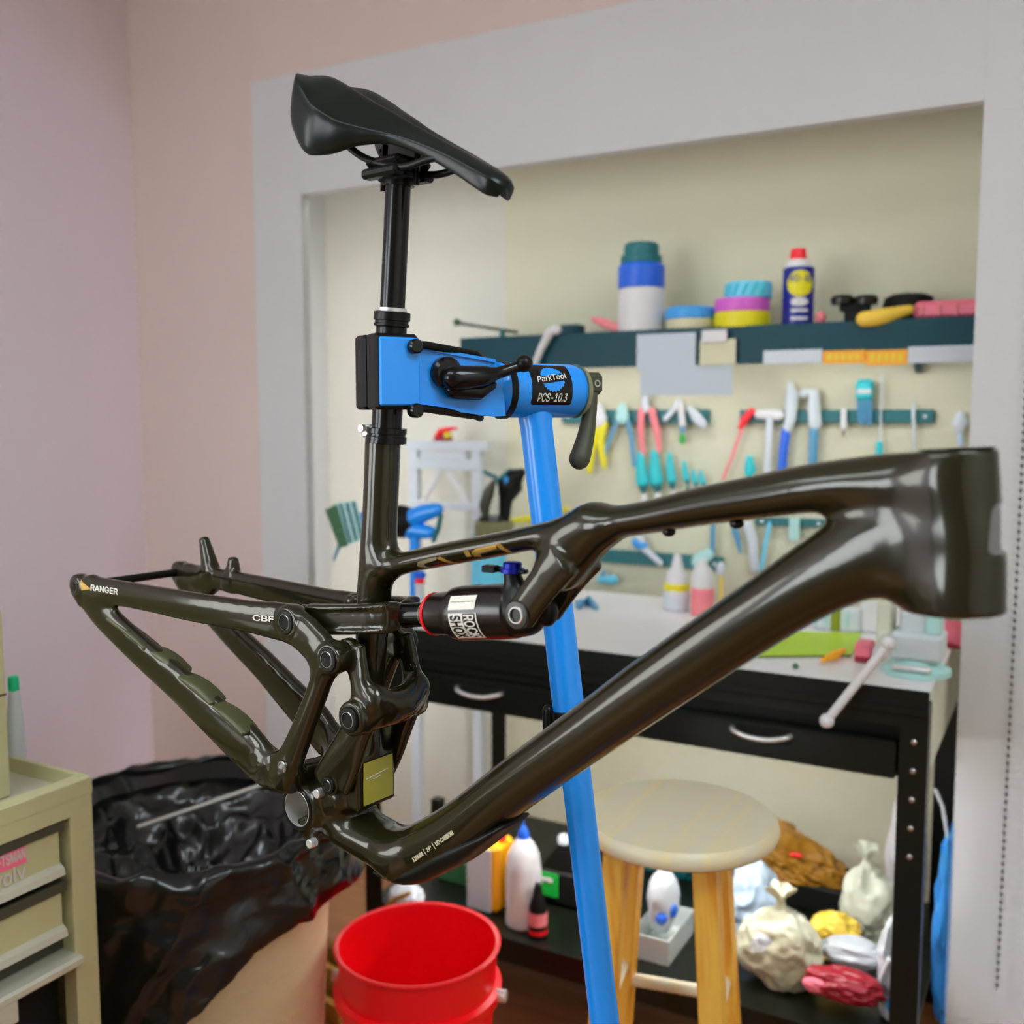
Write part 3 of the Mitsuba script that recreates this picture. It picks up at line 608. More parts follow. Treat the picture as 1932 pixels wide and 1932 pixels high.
def wtext(s, h, xc, L):
    t_ = text_mesh(s, h, .0003, True); v = np.array(t_.vertices); v[:, 0] -= v[:, 0].min(); v[:, 0] *= L / v[:, 0].max(); v[:, 1] -= h / 2
    t2 = trimesh.Trimesh(np.c_[v[:, 1] + xc, v[:, 0], v[:, 2]], t_.faces[:, ::-1], process=False)
    return wrap(sub(t2, .002), RR + .0008, sl_, math.radians(86.5))
obj('label_text', wtext('ROCK', .0125, .0265, .0258), 'decal_white', sk_)
obj('label_text', wtext('SHOX', .0125, .0092, .0258), 'label_black', sk_)

# ------------------------------------------------------------------ seatpost and saddle
pA, pB = fp(752, 336), fp(740, 590); ax = pB - pA; AX = ax / np.linalg.norm(ax); AXW = BU * AX[0] + ZZ * AX[1]
def alongpost(y): # distance from pA of the image height y
    return np.dot(fp(752 - (y - 336) * 12 / 254, y) - pA, AX)
sp_ = key(BIKE + '__seatpost'); PW = bw(pA)
s590, s632, s770, s805, s835 = (alongpost(y) for y in (588, 640, 772, 806, 836))
obj('stanchion', lathe([(-.012, .0128), (s590, .0128)], PW, AXW, 40), 'gloss_black', sp_)
obj('wiper_ring', lathe([(s590 - .0035, .0128), (s590 - .0035, .0148), (s590, .0148)], PW, AXW, 40, caps=False), 'bright_metal', sp_, label='pale wiper ring')
obj('seal_collar', lathe([(s590, .0128), (s590, .0165), (s590 + .001, .0188), (s590 + .009, .0188), (s590 + .0095, .0172), (s590 + .012, .0172), (s590 + .0125, .0182), (s590 + .015, .0182), (s590 + .016, .0158), (s632, .0158)], PW, AXW, 40), 'satin_black', sp_)
obj('lower_tube', lathe([(s590 + .012, .0158), (s835 - .002, .0158)], PW, AXW, 40), 'gloss_black', sp_)
cl = obj('seat_clamp', lathe([(s805, .0165), (s805 + .0005, .0212), (s805 + .006, .0212), (s805 + .0065, .0202), (s805 + .009, .0202), (s805 + .0095, .0214), (s835 - .0005, .0214), (s835, .019)], PW, AXW, 48), 'gloss_black', BIKE)
cq = fp(697, 813, 0.0)
obj('clamp_bolt', cat([box(bw(cq) - [.006, .006, .007], bw(cq) + [.006, .006, .007], .0015), lathe([(-.010, .004), (.010, .004)], bw(cq + [-.003, .003, 0]), BN, 16)]), 'bright_metal', cl, label='bright clamp bolt')
# saddle: cross-sections from tail to nose
sd = key(BIKE + '__saddle')
tail, nose = fp(634, 170), fp(955, 331)
SX = nose - tail; Ls = np.linalg.norm(SX); SX = SX / Ls; SY = np.array([-SX[1], SX[0], 0])
#        s     halfwidth  crown  droop  skirt  ridge
secs = [(-.006, .044, .004, .001, .008, .002), (.004, .058, .006, .003, .020, .004), (.026, .068, .007, .011, .042, .007), (.055, .069, .006, .022, .045, .008), (.083, .061, .005, .025, .033, .007), (.112, .047, .004, .020, .016, .006),
        (.142, .034, .003, .013, .009, .004), (.18, .027, .003, .009, .010, .002), (.215, .023, .003, .008, .012, .001), (.25, .021, .002, .008, .014, 0), (.268, .018, .0, .007, .015, 0), (.279, .010, -.005, .004, .011, 0)]
sc = np.array(secs); from scipy.interpolate import PchipInterpolator
si = np.linspace(sc[0, 0], sc[-1, 0], 70); I = PchipInterpolator(sc[:, 0], sc[:, 1:])(si); rings = []
scl = Ls / .272
for s, (hw, cr, wd, dp, rg) in zip(si, I):
    tq = np.linspace(-1, 1, 61); at_ = np.abs(tq)
    top = np.stack([tq * hw, cr - wd * at_ ** 2.4 + rg * np.exp(-((at_ - .42) / .22) ** 2) - rg * .6 * np.exp(-(tq / .16) ** 2)], 1)
    e = cr - wd
    side = np.array([[hw * 1.005, e - dp * .2], [hw * .99, e - dp * .5], [hw * .95, e - dp * .8], [hw * .90, e - dp * .97], [hw * .86, e - dp]])
    under = np.stack([np.linspace(.80, -.80, 21) * hw, e - dp * .85 + (dp * .55 + wd * .5) * (1 - np.linspace(-1, 1, 21) ** 4)], 1)
    prof = np.vstack([top, side, under, side[::-1] * [-1, 1]])
    c = tail + SX * (s * scl)
    rings.append(c + SY * prof[:, 1:2] + np.array([0, 0, 1.]) * prof[:, :1])
obj('shell', b2w(grid_mesh(np.array(rings))), 'saddle_black', sd, smooth=50)
def sxy(x, y, w): return fp(x, y, w)
for s in (1, -1):
    w = .022 * s
    base = [fp(x, y, 0.022) for x, y in ((655, 268), (668, 285), (700, 303), (735, 312), (770, 313), (810, 300), (845, 302))]
    pts = np.array([[q[0], q[1], w * (1.2 if i == 0 else .5 if i == 6 else 1)] for i, q in enumerate(base)])
    obj('rail', tube(bw(smooth_path(pts, 6)), .0038, 12), 'satin_black', sd)
hp = fp(752, 318); rv = fp(745, 313, .022)
hd_ = obj('seatpost_head', cat([b2w(box([hp[0] - .017, hp[1] - .014, -.019], [hp[0] + .017, rv[1] + .002, .019], .004)), lathe([(-.006, .013), (.012, .0165), (.02, .0165)], PW - AXW * .012, AXW, 32)]), 'satin_black', sp_)
for s in (1, -1):
    obj('rail_clamp', b2w(box([hp[0] - .026, rv[1] - .0085, .022 * s - .0075], [hp[0] + .024, rv[1] + .0015, .022 * s + .0075], .003)), 'satin_black', sp_)
obj('clamp_yoke', b2w(box([hp[0] - .024, rv[1] + .003, -.026], [hp[0] + .024, rv[1] + .012, .026], .004)), 'satin_black', sp_)
for dx in (-.022, .024):
    obj('clamp_bolt', tube([bw(hp + [dx, -.02, 0]), bw(hp + [dx + .003, .026, 0])], .0034, 10), 'gloss_black', sp_)

# ------------------------------------------------------------------ repair stand
STAND = thing('repair_stand', 'bright blue bicycle repair stand whose black-padded jaws hold the seatpost', 'repair stand')
E1 = math.cos(math.radians(30)) * R_ + math.sin(math.radians(30)) * FH; E2 = math.sin(math.radians(30)) * R_ - math.cos(math.radians(30)) * FH
JC = bw(fp(729, 703))
def cp(s, t2=0., t3=0.): return JC + E1 * s + E2 * t2 + ZZ * t3
def s_at(px, t2=0., t3=0.):
    lo, hi = -.1, .6
    for _ in range(50):
        m = (lo + hi) / 2
        lo, hi = (m, hi) if proj(cp(m, t2, t3))[0] < px else (lo, m)
    return lo
def cbox(s0, s1, a0, a1, z0, z1, ch=.002):
    m = box([s0, a0, z0], [s1, a1, z1], ch); v = np.asarray(m.vertices)
    return trimesh.Trimesh(JC + v[:, :1] * E1 + v[:, 1:2] * E2 + v[:, 2:] * ZZ, m.faces[:, ::-1], process=False)
def cpoly(pts, a0, a1):       # polygon in the (along, up) plane, thick across
    m = trimesh.creation.extrude_polygon(Polygon(pts), a1 - a0, engine='earcut'); v = np.asarray(m.vertices)
    return trimesh.Trimesh(JC + v[:, :1] * E1 + (a0 + v[:, 2:]) * E2 + v[:, 1:2] * ZZ, m.faces[:, ::-1], process=False)
hj = .0385
for sg, nm in ((1, 'near'), (-1, 'far')):
    lo, hi = (.0035, .0285) if sg > 0 else (-.0285, -.0035)
    pad = trimesh.boolean.difference([trimesh.Trimesh(*(lambda m: (m.vertices, m.faces))(cbox(-.024, .024, lo, hi, -hj, hj, .003)), process=True), lathe([(s632 - .05, .0161), (s770 + .05, .0161)], PW, AXW, 40)], engine='manifold', check_volume=False)
    jw = obj('jaw_pad', pad, 'satin_black', STAND)
    lo, hi = (.0285, .0325) if sg > 0 else (-.0325, -.0285)
    ja = obj('jaw_plate', cbox(-.0205, .0235, lo, hi, -hj + .004, hj - .004, .0015), 'stand_blue', STAND)
SBAR0, SBAR1 = s_at(950, .028, -.012), s_at(1107, .020, -.017)
rB = .0305; BZ = -.0165
BC = lambda s: cp(s, 0, BZ)
sm = s_at(880)
for sg in (1, -1):
    a0, a1 = (.006, .026) if sg > 0 else (-.026, -.006)
    obj('jaw_arm', cat([cpoly([(.021, .026), (.05, .023), (sm, .018), (SBAR0 - .002, .012), (SBAR0 + .004, -.045), (sm, -.045), (.05, -.037), (.021, -.034)], a0, a1),
                        cpoly([(.026, .027), (SBAR0 - .01, .0155), (SBAR0 - .01, .012), (.026, .0235)], a1 if sg > 0 else a0 - .003, a1 + .003 if sg > 0 else a0),
                        cpoly([(.026, -.036), (SBAR0 - .01, -.046), (SBAR0 - .01, -.0425), (.026, -.0325)], a1 if sg > 0 else a0 - .003, a1 + .003 if sg > 0 else a0)]), 'stand_blue', STAND)
for zz, z2 in ((.0275, .0185), (-.0375, -.047)):
    obj('jaw_pivot_rod', tube([cp(.012, .031, zz), cp(.03, .031, zz), cp(sm, .022, z2 + .002), cp(SBAR0 - .02, .012, z2)], .0042, 10), 'satin_black', STAND)
    obj('jaw_screw', lathe([(0, .0075), (.009, .0075), (.011, .006), (.011, .0001)], cp(.0165, .031, zz - .002), E2, 20), 'gloss_black', STAND)
# cam lever
sc_ = s_at(842, .03); lv = obj('cam_lever', rtube(smooth_path([cp(sc_ + .004, .040, -.006), cp(sc_ + .03, .045, -.004), cp(sc_ + .055, .047, .001), cp(sc_ + .075, .05, .007), cp(s_at(985, .05), .052, .008)], 4), np.interp(np.linspace(0, 1, 17), [0, .2, .42, .6, 1], [.0135, .0125, .011, .0065, .0055]), 14), 'gloss_black', STAND)
obj('cam_hub', cat([lathe([(0, .0165), (.008, .0165), (.011, .013), (.011, .0001)], cp(sc_, .026, 0), E2, 28)]), 'gloss_black', lv)
obj('cam_plate', rtube([cp(sc_ + .006, .034, -.018), cp(sc_ + .035, .036, -.019), cp(sc_ + .05, .036, -.012)], [.009, .0095, .006], 12), 'gloss_black', lv)
obj('lever_knob', blob(cp(s_at(990, .055, .012), .054, .0105), .0092, 1, 0.0), 'satin_black', lv)
# barrel
br_ = obj('clamp_barrel', lathe([(SBAR0 - .006, .001), (SBAR0 - .006, .021), (SBAR0 + .0, .026), (SBAR0 + .006, .0285), (SBAR0 + .010, rB), (SBAR1 - .012, rB), (SBAR1 - .004, rB - .002), (SBAR1, rB - .006), (SBAR1, .001)], BC(0), E1, 64), 'stand_blue', STAND)
obj('barrel_seal', lathe([(SBAR0 + .010, rB - .001), (SBAR0 + .010, rB + .0012), (SBAR0 + .0175, rB + .0012), (SBAR0 + .0175, rB - .001)], BC(0), E1, 64, caps=False), 'satin_black', br_)
obj('end_cap', lathe([(SBAR1 - .003, rB - .001), (SBAR1 - .003, rB + .0005), (SBAR1 + .004, rB - .003), (SBAR1 + .006, .02), (SBAR1 + .006, .001)], BC(0), E1, 56), 'drum_olive', br_)
kb = obj('crank_hub', cbox(SBAR1 + .005, SBAR1 + .03, -.013, .013, BZ - .004, BZ + .022, .005), 'olive_shade_dark', STAND)
obj('crank_screw', lathe([(0, .0042), (.0012, .0042), (.0012, .0024)], cp(SBAR1 + .019, .013, BZ + .009), E2, 20, caps=False), 'steel', kb)
hs = SBAR1 + .017
obj('crank_handle', rtube(smooth_path([cp(hs, .004, BZ - .002), cp(hs - .004, .006, BZ - .03), cp(hs - .012, .008, BZ - .06), cp(hs - .019, .009, BZ - .078)], 5), np.interp(np.linspace(0, 1, 16), [0, .35, .7, 1], [.0075, .0085, .0105, .0125]), 16), 'olive_shade_dark', STAND)
# label on the barrel
BUP = ZZ
def bwrap(m, r, s0, th0):
    v = np.asarray(m.vertices); th = th0 + v[:, 1] / r; rr = r + v[:, 2]
    return trimesh.Trimesh(BC(0) + E1 * (s0 + v[:, :1]) + rr[:, None] * (np.cos(th)[:, None] * E2 + np.sin(th)[:, None] * ZZ), m.faces[:, ::-1], process=False)
l0, l1 = s_at(1004, .03, BZ), s_at(1080, .03, BZ); lw = l1 - l0
def rrect(w, h, r): return Polygon([(r, r), (w - r, r), (w - r, h - r), (r, h - r)]).buffer(r, 6)
pl = obj('maker_label', bwrap(sub(trimesh.creation.extrude_polygon(rrect(lw, .052, .003), .0003, engine='earcut'), .004), rB, l0, math.radians(-32)), 'label_black', br_, label='black maker label of the stand clamp')
th = math.radians(-32)
def btext(s, h, x0, y0, L, rot=0., shear=.12, m='decal_white', lift=.0004):
    t_ = text_mesh(s, h, .0003, True); v = np.array(t_.vertices); v[:, 0] -= v[:, 0].min(); v[:, 0] *= L / v[:, 0].max(); v[:, 0] += shear * v[:, 1]
    c_, s_ = math.cos(rot), math.sin(rot); v[:, :2] = v[:, :2] @ np.array([[c_, s_], [-s_, c_]]); v[:, 0] += x0; v[:, 1] += y0
    return bwrap(sub(trimesh.Trimesh(v, t_.faces, process=False), .003), rB + lift, l0, th)
tt_ = np.linspace(0, 2 * math.pi, 145)[:-1]; gr = np.where((np.arange(144) // 3) % 2, .0158, .0146)
obj('gear_logo', bwrap(sub(trimesh.creation.extrude_polygon(Polygon(np.c_[lw * .53 + gr * np.cos(tt_), .031 + gr * np.sin(tt_)]), .0003, engine='earcut'), .004), rB + .0003, l0, th), 'stand_blue', pl)
obj('label_band', bwrap(sub(trimesh.creation.extrude_polygon(affinity.rotate(Polygon([(lw * .1, .026), (lw * .9, .026), (lw * .9, .0345), (lw * .1, .0345)]), 8), .0003, engine='earcut'), .004), rB + .0005, l0, th), 'label_black', pl)
obj('label_text', btext('ParkTool', .0066, lw * .14, .0262, lw * .74, math.radians(8), .15, lift=.0008), 'decal_white', pl)
obj('label_text', btext('PCS-10.3', .0092, lw * .14, .0045, lw * .72, 0., .15), 'decal_white', pl)
# pole
pt = BC(s_at(1008, 0, BZ - .02)) - ZZ * .02
pz = .74; dd = ray(1141, 1932); P_b = O_ + dd * (1.175 / (dd @ F_))
pd = (pt - P_b) / np.linalg.norm(pt - P_b)
def pp(y):
    lo, hi = 0., 2.
    for _ in range(50):
        m = (lo + hi) / 2
        lo, hi = (m, hi) if proj(pt - pd * m)[1] < y else (lo, m)
    return pt - pd * lo
ground = pt - pd * ((pt[2] - .06) / pd[2])
obj('upper_pole', lathe([(-.012, .018), (0.012, .0195), (.02, .0183), (np.linalg.norm(pt - pp(1338)), .0183)], pt, -pd, 40), 'stand_blue', STAND)
ck = obj('height_collar', lathe([(0, .0195), (0, .0225), (.03, .0225), (.031, .0205), (.05, .0205)], pp(1336), -pd, 40), 'gloss_black', STAND, label='black height collar of the pole')
obj('collar_lever', rtube([pp(1340) - R_ * .024, pp(1372) - R_ * .026], .0065, 12), 'satin_black', ck); obj('collar_knob', blob(pp(1322) + R_ * .032 - FH * .01, .008, 2, 0), 'white_plastic', ck)
obj('lower_pole', tube([pp(1338), ground], .0172, 40), 'stand_blue', STAND)
for a in (20, 200, 300):
    e = ground + np.array([math.cos(math.radians(a)), math.sin(math.radians(a)), 0]) * .36; e[2] = .016
    obj('stand_leg', rtube([ground + ZZ * .02, e], .016, 14), 'stand_blue', STAND)

# ------------------------------------------------------------------ tool chest at the left (its drawers face the room)
far = atz(172, 1466, .905); XT, YT, ZT = far[0], far[1], far[2]
CH = thing('tool_chest', 'olive grey metal tool chest with drawers at the left edge', 'tool chest')
def q_(x, y): return atx(x, y, XT)
zA = lambda x, y: q_(x, y)[2]; yA = lambda x, y: q_(x, y)[1]
YN = -0.05; XBK = XL + .25; rimz = ZT
st0 = yA(139, 1700)             # inner edge of the far stile
ztop = zA(121, 1548)            # top of the first drawer opening
# carcass: far end panel, stile, top rail, near end, back, bottom
obj('carcass', cat([box([XBK, YT - .004, .06], [XT, YT, ZT - .002], .0008), box([XT - .03, st0, .06], [XT, YT - .001, ztop + .03], .0015), box([XT - .03, YN, ztop], [XT, YT - .001, ZT - .0], .0015),
                    box([XBK, YN, .06], [XBK + .01, YT, ZT], .001), box([XBK, YN - .004, .06], [XT, YN, ZT], .001), box([XBK, YN, .06], [XT, YT, .08], .001)]), 'olive_steel', CH)
obj('top_tray', cat([box([XBK, YN, ZT - .028], [XT - .004, YT - .006, ZT - .022], .001)]), 'olive_steel_light', CH, label='pale dished top of the tool chest')
obj('rim', cat([box([XBK, YT - .007, ZT - .024], [XT, YT + .001, ZT + .002], .001), box([XT - .007, YN, ZT - .024], [XT + .001, YT + .001, ZT + .001], .001)]), 'olive_steel', CH)
yd = yA(121, 1600)              # far edge of the drawers
def drawer(za, zb, zp, txt):
    d = obj('drawer', cat([box([XT - .3, YN + .02, zb], [XT - .010, yd, za], .0015)]), 'olive_steel', CH)
    obj('drawer_pull', cat([extrude([(0, zb + .012), (.010, zb + .006), (.012, zb - .004), (.0, zb - .006)], yd - YN - .02, [XT - .011, yd, 0], [1, 0, 0], [0, 0, 1])]), 'olive_steel_light', d, label='pale rolled lip of the drawer')
    obj('drawer_slot', box([XT - .012, YN + .02, za - .001], [XT - .004, yd + .006, zp], .001), 'olive_shade_dark', d)
    return d
z1a, z1b = zA(112, 1570), zA(116, 1648); z2a, z2b = zA(112, 1688), zA(112, 1768)
obj('recess', cat([box([XT - .04, YN, zA(139, 1800)], [XT - .03, st0 + .003, ztop + .01], .001)]), 'olive_shade_dark', CH)
d1 = drawer(z1a, z1b, zA(121, 1550), ''); d2 = drawer(z2a, z2b, zA(115, 1668), '')
# badge lettering on the top drawer, reading towards the far end
bq = q_(55, 1600)
def side_text(s, h, x1, ybase, m, lift, L=None):
    e = q_(x1, ybase); tm = text_mesh(s, h, .0012, True); v = np.array(tm.vertices)
    if L: v[:, 0] *= L / v[:, 0].max()
    v[:, 0] -= v[:, 0].max()
    return trimesh.Trimesh(np.c_[np.full(len(v), XT - .010 + lift) + v[:, 2], e[1] + v[:, 0], e[2] + v[:, 1]], tm.faces, process=False)
bz0, bz1 = q_(55, 1630)[2], q_(55, 1598)[2]; be = q_(57, 1612)[1]
obj('badge_frame', cat([box([XT - .010, be - .070, bz0], [XT - .0085, be, bz1], .0005)]), 'pink_badge', d1, label='pink maker badge on the drawer')
obj('badge_text', side_text('CRAFTSMAN', (bz1 - bz0) * .62, 55, 1620, 'decal_white', .0015, .066), 'grey_badge', d1)
obj('badge_text', side_text('evolv', .021, 56, 1657, 'grey_badge', .001, .066), 'grey_badge', d1, label='raised grey lettering evolv')
zl = zA(139, 1806)
obj('shelf_lip', cat([box([XT - .2, YN, zl - .012], [XT + .014, yA(150, 1802), zl + .004], .004), box([XT + .004, YN, zl - .045], [XT + .012, yA(0, 1870) + .02, zl], .003)]), 'olive_steel_light', CH, label='pale folded lip below the drawers')
obj('bay_shade', box([XT - .30, YN, .07], [XT - .045, st0, zl - .012], .001), 'matt_black', CH, label='black block putting shade into the open bay below the drawers')  # solid black fill: shade of the open bay put into the colour
# box standing on the chest
XU = atz(22, 1500, ZT - .02)[0] - .0; yU = atx(22, 1500, XU)[1]; zu = atx(22, 1145, XU)[2]
UB = thing('storage_box', 'olive grey metal box standing on the tool chest, cut by the left edge', 'box')
obj('body', box([XU - .28, yU - .5, ZT - .0215], [XU, yU, zu], .003), 'olive_steel', UB)
obj('seam', box([XU - .001, yU - .5, zu - .13], [XU + .0008, yU - .0005, zu - .127], .0003), 'olive_shade_dark', UB)
cpb = atz(33, 1450, ZT - .022); mp = mpp(cpb)
BT = thing('bottle', 'white bottle with a green cap behind the metal box on the tool chest', 'bottle')
hb_ = (1450 - 1300) * mp * 1.02
obj('body', lathe([(0, .001), (0, 15 * mp), (.004, 17 * mp), (hb_ * .55, 15.5 * mp), (hb_ * .9, 11 * mp), (hb_, 8 * mp), (hb_, .001)], [cpb[0], cpb[1], ZT - .0215], ZZ, 28), 'bag_white', BT)
obj('cap', lathe([(hb_ - .002, .001), (hb_ - .002, 10 * mp), (hb_ + 20 * mp, 10 * mp), (hb_ + 24 * mp, 8 * mp), (hb_ + 24 * mp, .001)], [cpb[0], cpb[1], ZT - .0215], ZZ, 24), 'mint', BT)

# ------------------------------------------------------------------ bin with a black bag
BN_ = thing('trash_bin', 'large beige round bin below the back corner', 'bin')
bx, by, br0, bh = -1.455, 1.345, .272, .655
obj('tub', lathe([(0.001, .001), (.001, .225), (.01, .235), (bh - .05, br0 - .008), (bh - .048, br0 + .004), (bh, br0 + .006), (bh, br0 - .006), (bh - .3, br0 - .02), (bh - .3, .001)], [bx, by, 0], ZZ, 64), 'can_beige', BN_)
# bag: outer skirt, rim and inner hollow as one crumpled sheet with thickness
nu, nv = 260, 120; th_ = np.linspace(0, 2 * math.pi, nu, endpoint=False)
hemf = np.interp((np.degrees(th_) + 360) % 360, [0, 11, 48, 100, 200, 260, 293, 312, 320, 328, 338, 352, 360], [.088, .085, .115, .25, .28, .27, .245, .215, .185, .15, .105, .092, .088])
hemf = ndimage.gaussian_filter1d(hemf, 3, mode='wrap')
rows = []
for v_ in np.linspace(0, 1, nv):
    if v_ < .55:       # hem up to the rim
        u_ = v_ / .55; z_ = hemf * 0 + (bh - hemf) + (hemf + .018) * u_; r_ = br0 + .012 + .022 * (1 - u_) * np.sin(u_ * 3 + .4) + .006
    elif v_ < .66:
        u_ = (v_ - .55) / .11; a2 = u_ * math.pi; z_ = np.full(nu, bh + .018 + .014 * math.sin(a2)); r_ = br0 + .018 - .018 * (1 - math.cos(a2))
    else:
        u_ = (v_ - .66) / .34; z_ = np.full(nu, bh + .018 - .22 * u_ ** .8); r_ = (br0 - .02) * (1 - u_ ** 1.6 * .98)
    rows.append(np.stack([np.cos(th_) * r_, np.sin(th_) * r_, z_ + 0 * th_], 1))
G_ = np.array(rows)
q = G_.reshape(-1, 3); n_ = q.copy(); n_[:, 2] = 0; n_ /= np.linalg.norm(n_, axis=1, keepdims=True) + 1e-9
def ridged(p, s, f): return 1 - np.abs(2 * nfbm(p * f + s, 3, s) - 1) * 2
arc = np.arctan2(q[:, 1], q[:, 0]); pr_ = np.stack([np.cos(arc) * .9, np.sin(arc) * .9, q[:, 2] * 3.4 + .5 * np.sin(arc * 3)], 1)
dsp = .026 * ridged(pr_, 3, np.array([1.3, 1.3, 1.3])) + .011 * ridged(q, 5, 8.0) + .0022 * ridged(q, 9, 24.0)
rowv = np.repeat(np.linspace(0, 1, nv), nu); inn_ = rowv > .66
q2 = q + n_ * np.where(inn_, -dsp * .5, dsp * .9 - .004)[:, None]; q2[:, 2] += np.where(inn_, .05 * ridged(q, 11, 9.0) * np.clip((rowv - .66) * 6, 0, 1), np.where(rowv > .5, .018 * ridged(q, 2, 9.0), .008 * ridged(q, 12, 20.)))
rr_ = np.linalg.norm(q2[:, :2], axis=1); lim = np.where(inn_, 9, np.maximum(br0 + .010, rr_)); q2[:, :2] *= (np.where(inn_, rr_, lim) / np.maximum(rr_, 1e-6))[:, None]
bag_outer = (q2 + [bx, by, 0]).reshape(nv, nu, 3); bagm = grid_mesh(bag_outer, caps=False)
solo('trash_bag', bagm, 'bag_black', 'glossy crumpled black trash bag lining the beige bin', 'trash bag', smooth=30)
def on_ray(x, y, zc): d = ray(x, y); return O_ + d * (zc / (d @ F_))
solo('stick', rtube([atz(262, 1560, bh + .012), atz(380, 1520, bh + .03), atz(502, 1478, bh + .045)], .0042, 10), 'grey_badge', 'thin pale stick lying across the opening of the black bag', 'stick')

# ------------------------------------------------------------------ red bucket
bc = atz(788, 1782, .43); rb = 151 * mpp(bc); BK = thing('bucket', 'bright red plastic bucket on the floor', 'bucket')
b0 = [bc[0], bc[1], 0]; hB = .436
obj('body', lathe([(.0, .001), (.0, rb * .80), (.006, rb * .82), (hB - .105, rb * .955), (hB - .10, rb * 1.045), (hB - .082, rb * 1.05), (hB - .078, rb * .975), (hB - .006, rb * .99), (hB - .003, rb * 1.035), (hB, rb * 1.04), (hB + .002, rb * 1.02), (hB, rb * .975), (hB - .01, rb * .96), (.01, rb * .78), (.01, .001)], b0, ZZ, 96), 'red_plastic', BK)
for s in (0.30, 0.30 + math.pi):
    e = np.array(b0) + np.array([math.cos(s) * rb * 1.05, math.sin(s) * rb * 1.05, hB - .09])
    obj('handle_ear', lathe([(-.008, .012), (.012, .012), (.014, .009), (.014, .0001)], e, [math.cos(s), math.sin(s), 0], 16), 'bright_metal', BK)
ang = np.linspace(.30, .30 + math.pi, 40); 
obj('wire_handle', tube(np.array([np.array(b0) + [math.cos(t) * rb * 1.11, math.sin(t) * rb * 1.11, hB - .09 - .12 * math.sin(t - .30)] for t in ang]), .0024, 8), 'dark_metal', BK)

# ------------------------------------------------------------------ wooden stool
scn = atz(1280, 1534, .742); rs = 187 * mpp(scn); SZ = .742; lgc = atz(1262, 1534, .742) * [1, 1, 0]
ST = thing('stool', 'round pale pine stool with square legs beside the blue pole', 'stool')
obj('seat', lathe([(SZ - .034, .001), (SZ - .034, rs * .93), (SZ - .028, rs * .98), (SZ - .016, rs), (SZ - .006, rs * .985), (SZ, rs * .95), (SZ + .001, rs * .5), (SZ + .001, .001)], [scn[0], scn[1], 0], ZZ, 80), 'pine_seat', ST, smooth=40)
def sqleg(a, b, w, ang0):
    a, b = np.asarray(a), np.asarray(b); d = (a - b) / np.linalg.norm(a - b); u = np.array([math.cos(ang0), math.sin(ang0), 0]); u = u - d * (u @ d); u /= np.linalg.norm(u); v = np.cross(d, u)
    pts = []
    for e in (a, b):
        for su, sv in ((1, .8), (.8, 1), (-.8, 1), (-1, .8), (-1, -.8), (-.8, -1), (.8, -1), (1, -.8)): pts.append(e + u * su * w + v * sv * w)
    return hull(pts)
LEG = {}
SA0 = math.radians(-33.7)
for k in range(4):
    a = SA0 + k * math.pi / 2; u = np.array([math.cos(a), math.sin(a), 0])
    top = lgc + u * rs * .60 + ZZ * (SZ - .033); bot = lgc + u * rs * .98
    LEG[k] = (top, bot); obj('leg', sqleg(top, bot, .0205, a + .62), 'pine', ST, smooth=20)
for k, zr in ((0, .40), (1, .36), (2, .40), (3, .36)):
    A, B = [LEG[i % 4][1] + (LEG[i % 4][0] - LEG[i % 4][1]) * (zr / (SZ - .033)) for i in (k, k + 1)]
    obj('rung', tube([A, B], .0125, 14), 'pine_seat', ST)

# ------------------------------------------------------------------ workbench in the closet
BX0, BX1, BY0, BY1, BZT = -1.50, -.205, 1.95, 2.62, .95
bz = lambda x, y: at(x, y, BY0)[2]
BEN = thing('workbench', 'black steel workbench with two drawers and a pale top in the closet opening', 'workbench')
obj('top', box([BX0, BY0 - .012, BZT - .006], [BX1, BY1, BZT - .0008], .002), 'white_plastic', BEN, label='pale bench top')
obj('top_edge', cat([box([BX0, BY0 - .014, BZT - .05], [BX1, BY0 - .004, BZT - .001], .002), box([BX0, BY0 - .0165, BZT - .034], [BX1, BY0 - .012, BZT - .029], .001)]), 'bench_black', BEN)
ap0, ap1 = bz(1500, 1345), bz(1500, 1372); ap2 = bz(1500, 1438)
obj('apron', cat([box([BX0 + .04, BY0 - .004, ap0], [BX1 - .04, BY0 + .02, BZT - .006], .002), box([BX0 + .03, BY0 + .03, ap2 - .005], [BX1 - .03, BY0 + .034, BZT - .01], .001)]), 'bench_black', BEN)
obj('end_panel', box([BX1 - .012, BY0 + .04, ap2], [BX1 - .004, BY1 - .04, BZT - .012], .001), 'grey_panel', BEN, label='pale inside of the bench end')
xm = at(1182, 1330, BY0)[0]
for x0, x1, hx, hy in ((BX0 + .06, xm - .004, 905, 1308), (xm + .004, BX1 - .055, 1436, 1386)):
    d = obj('drawer', cat([box([x0, BY0 - .006, ap2], [x1, BY0 + .018, ap1], .003), box([x0 + .01, BY0 + .018, ap2 + .004], [x1 - .01, BY1 - .1, ap2 + .012], .001), box([x0, BY0 - .0095, ap1 - .006], [x1, BY0 - .005, ap1 - .001], .001)]), 'bench_black', BEN)
    h = at(hx, hy, BY0 - .006); w = .058
    obj('handle', rtube(smooth_path([h + [-w, 0, .006], h + [-w * .95, -.012, .006], h + [-w * .5, -.022, .000], h + [0, -.024, -.002], h + [w * .5, -.022, .000], h + [w * .95, -.012, .006], h + [w, 0, .006]], 5), .0052, 12), 'bright_metal', d)
    obj('handle_recess', box(h + [-w * 1.05, -.001, -.012], h + [w * 1.05, .001, .016], .0005), 'matt_black', d)
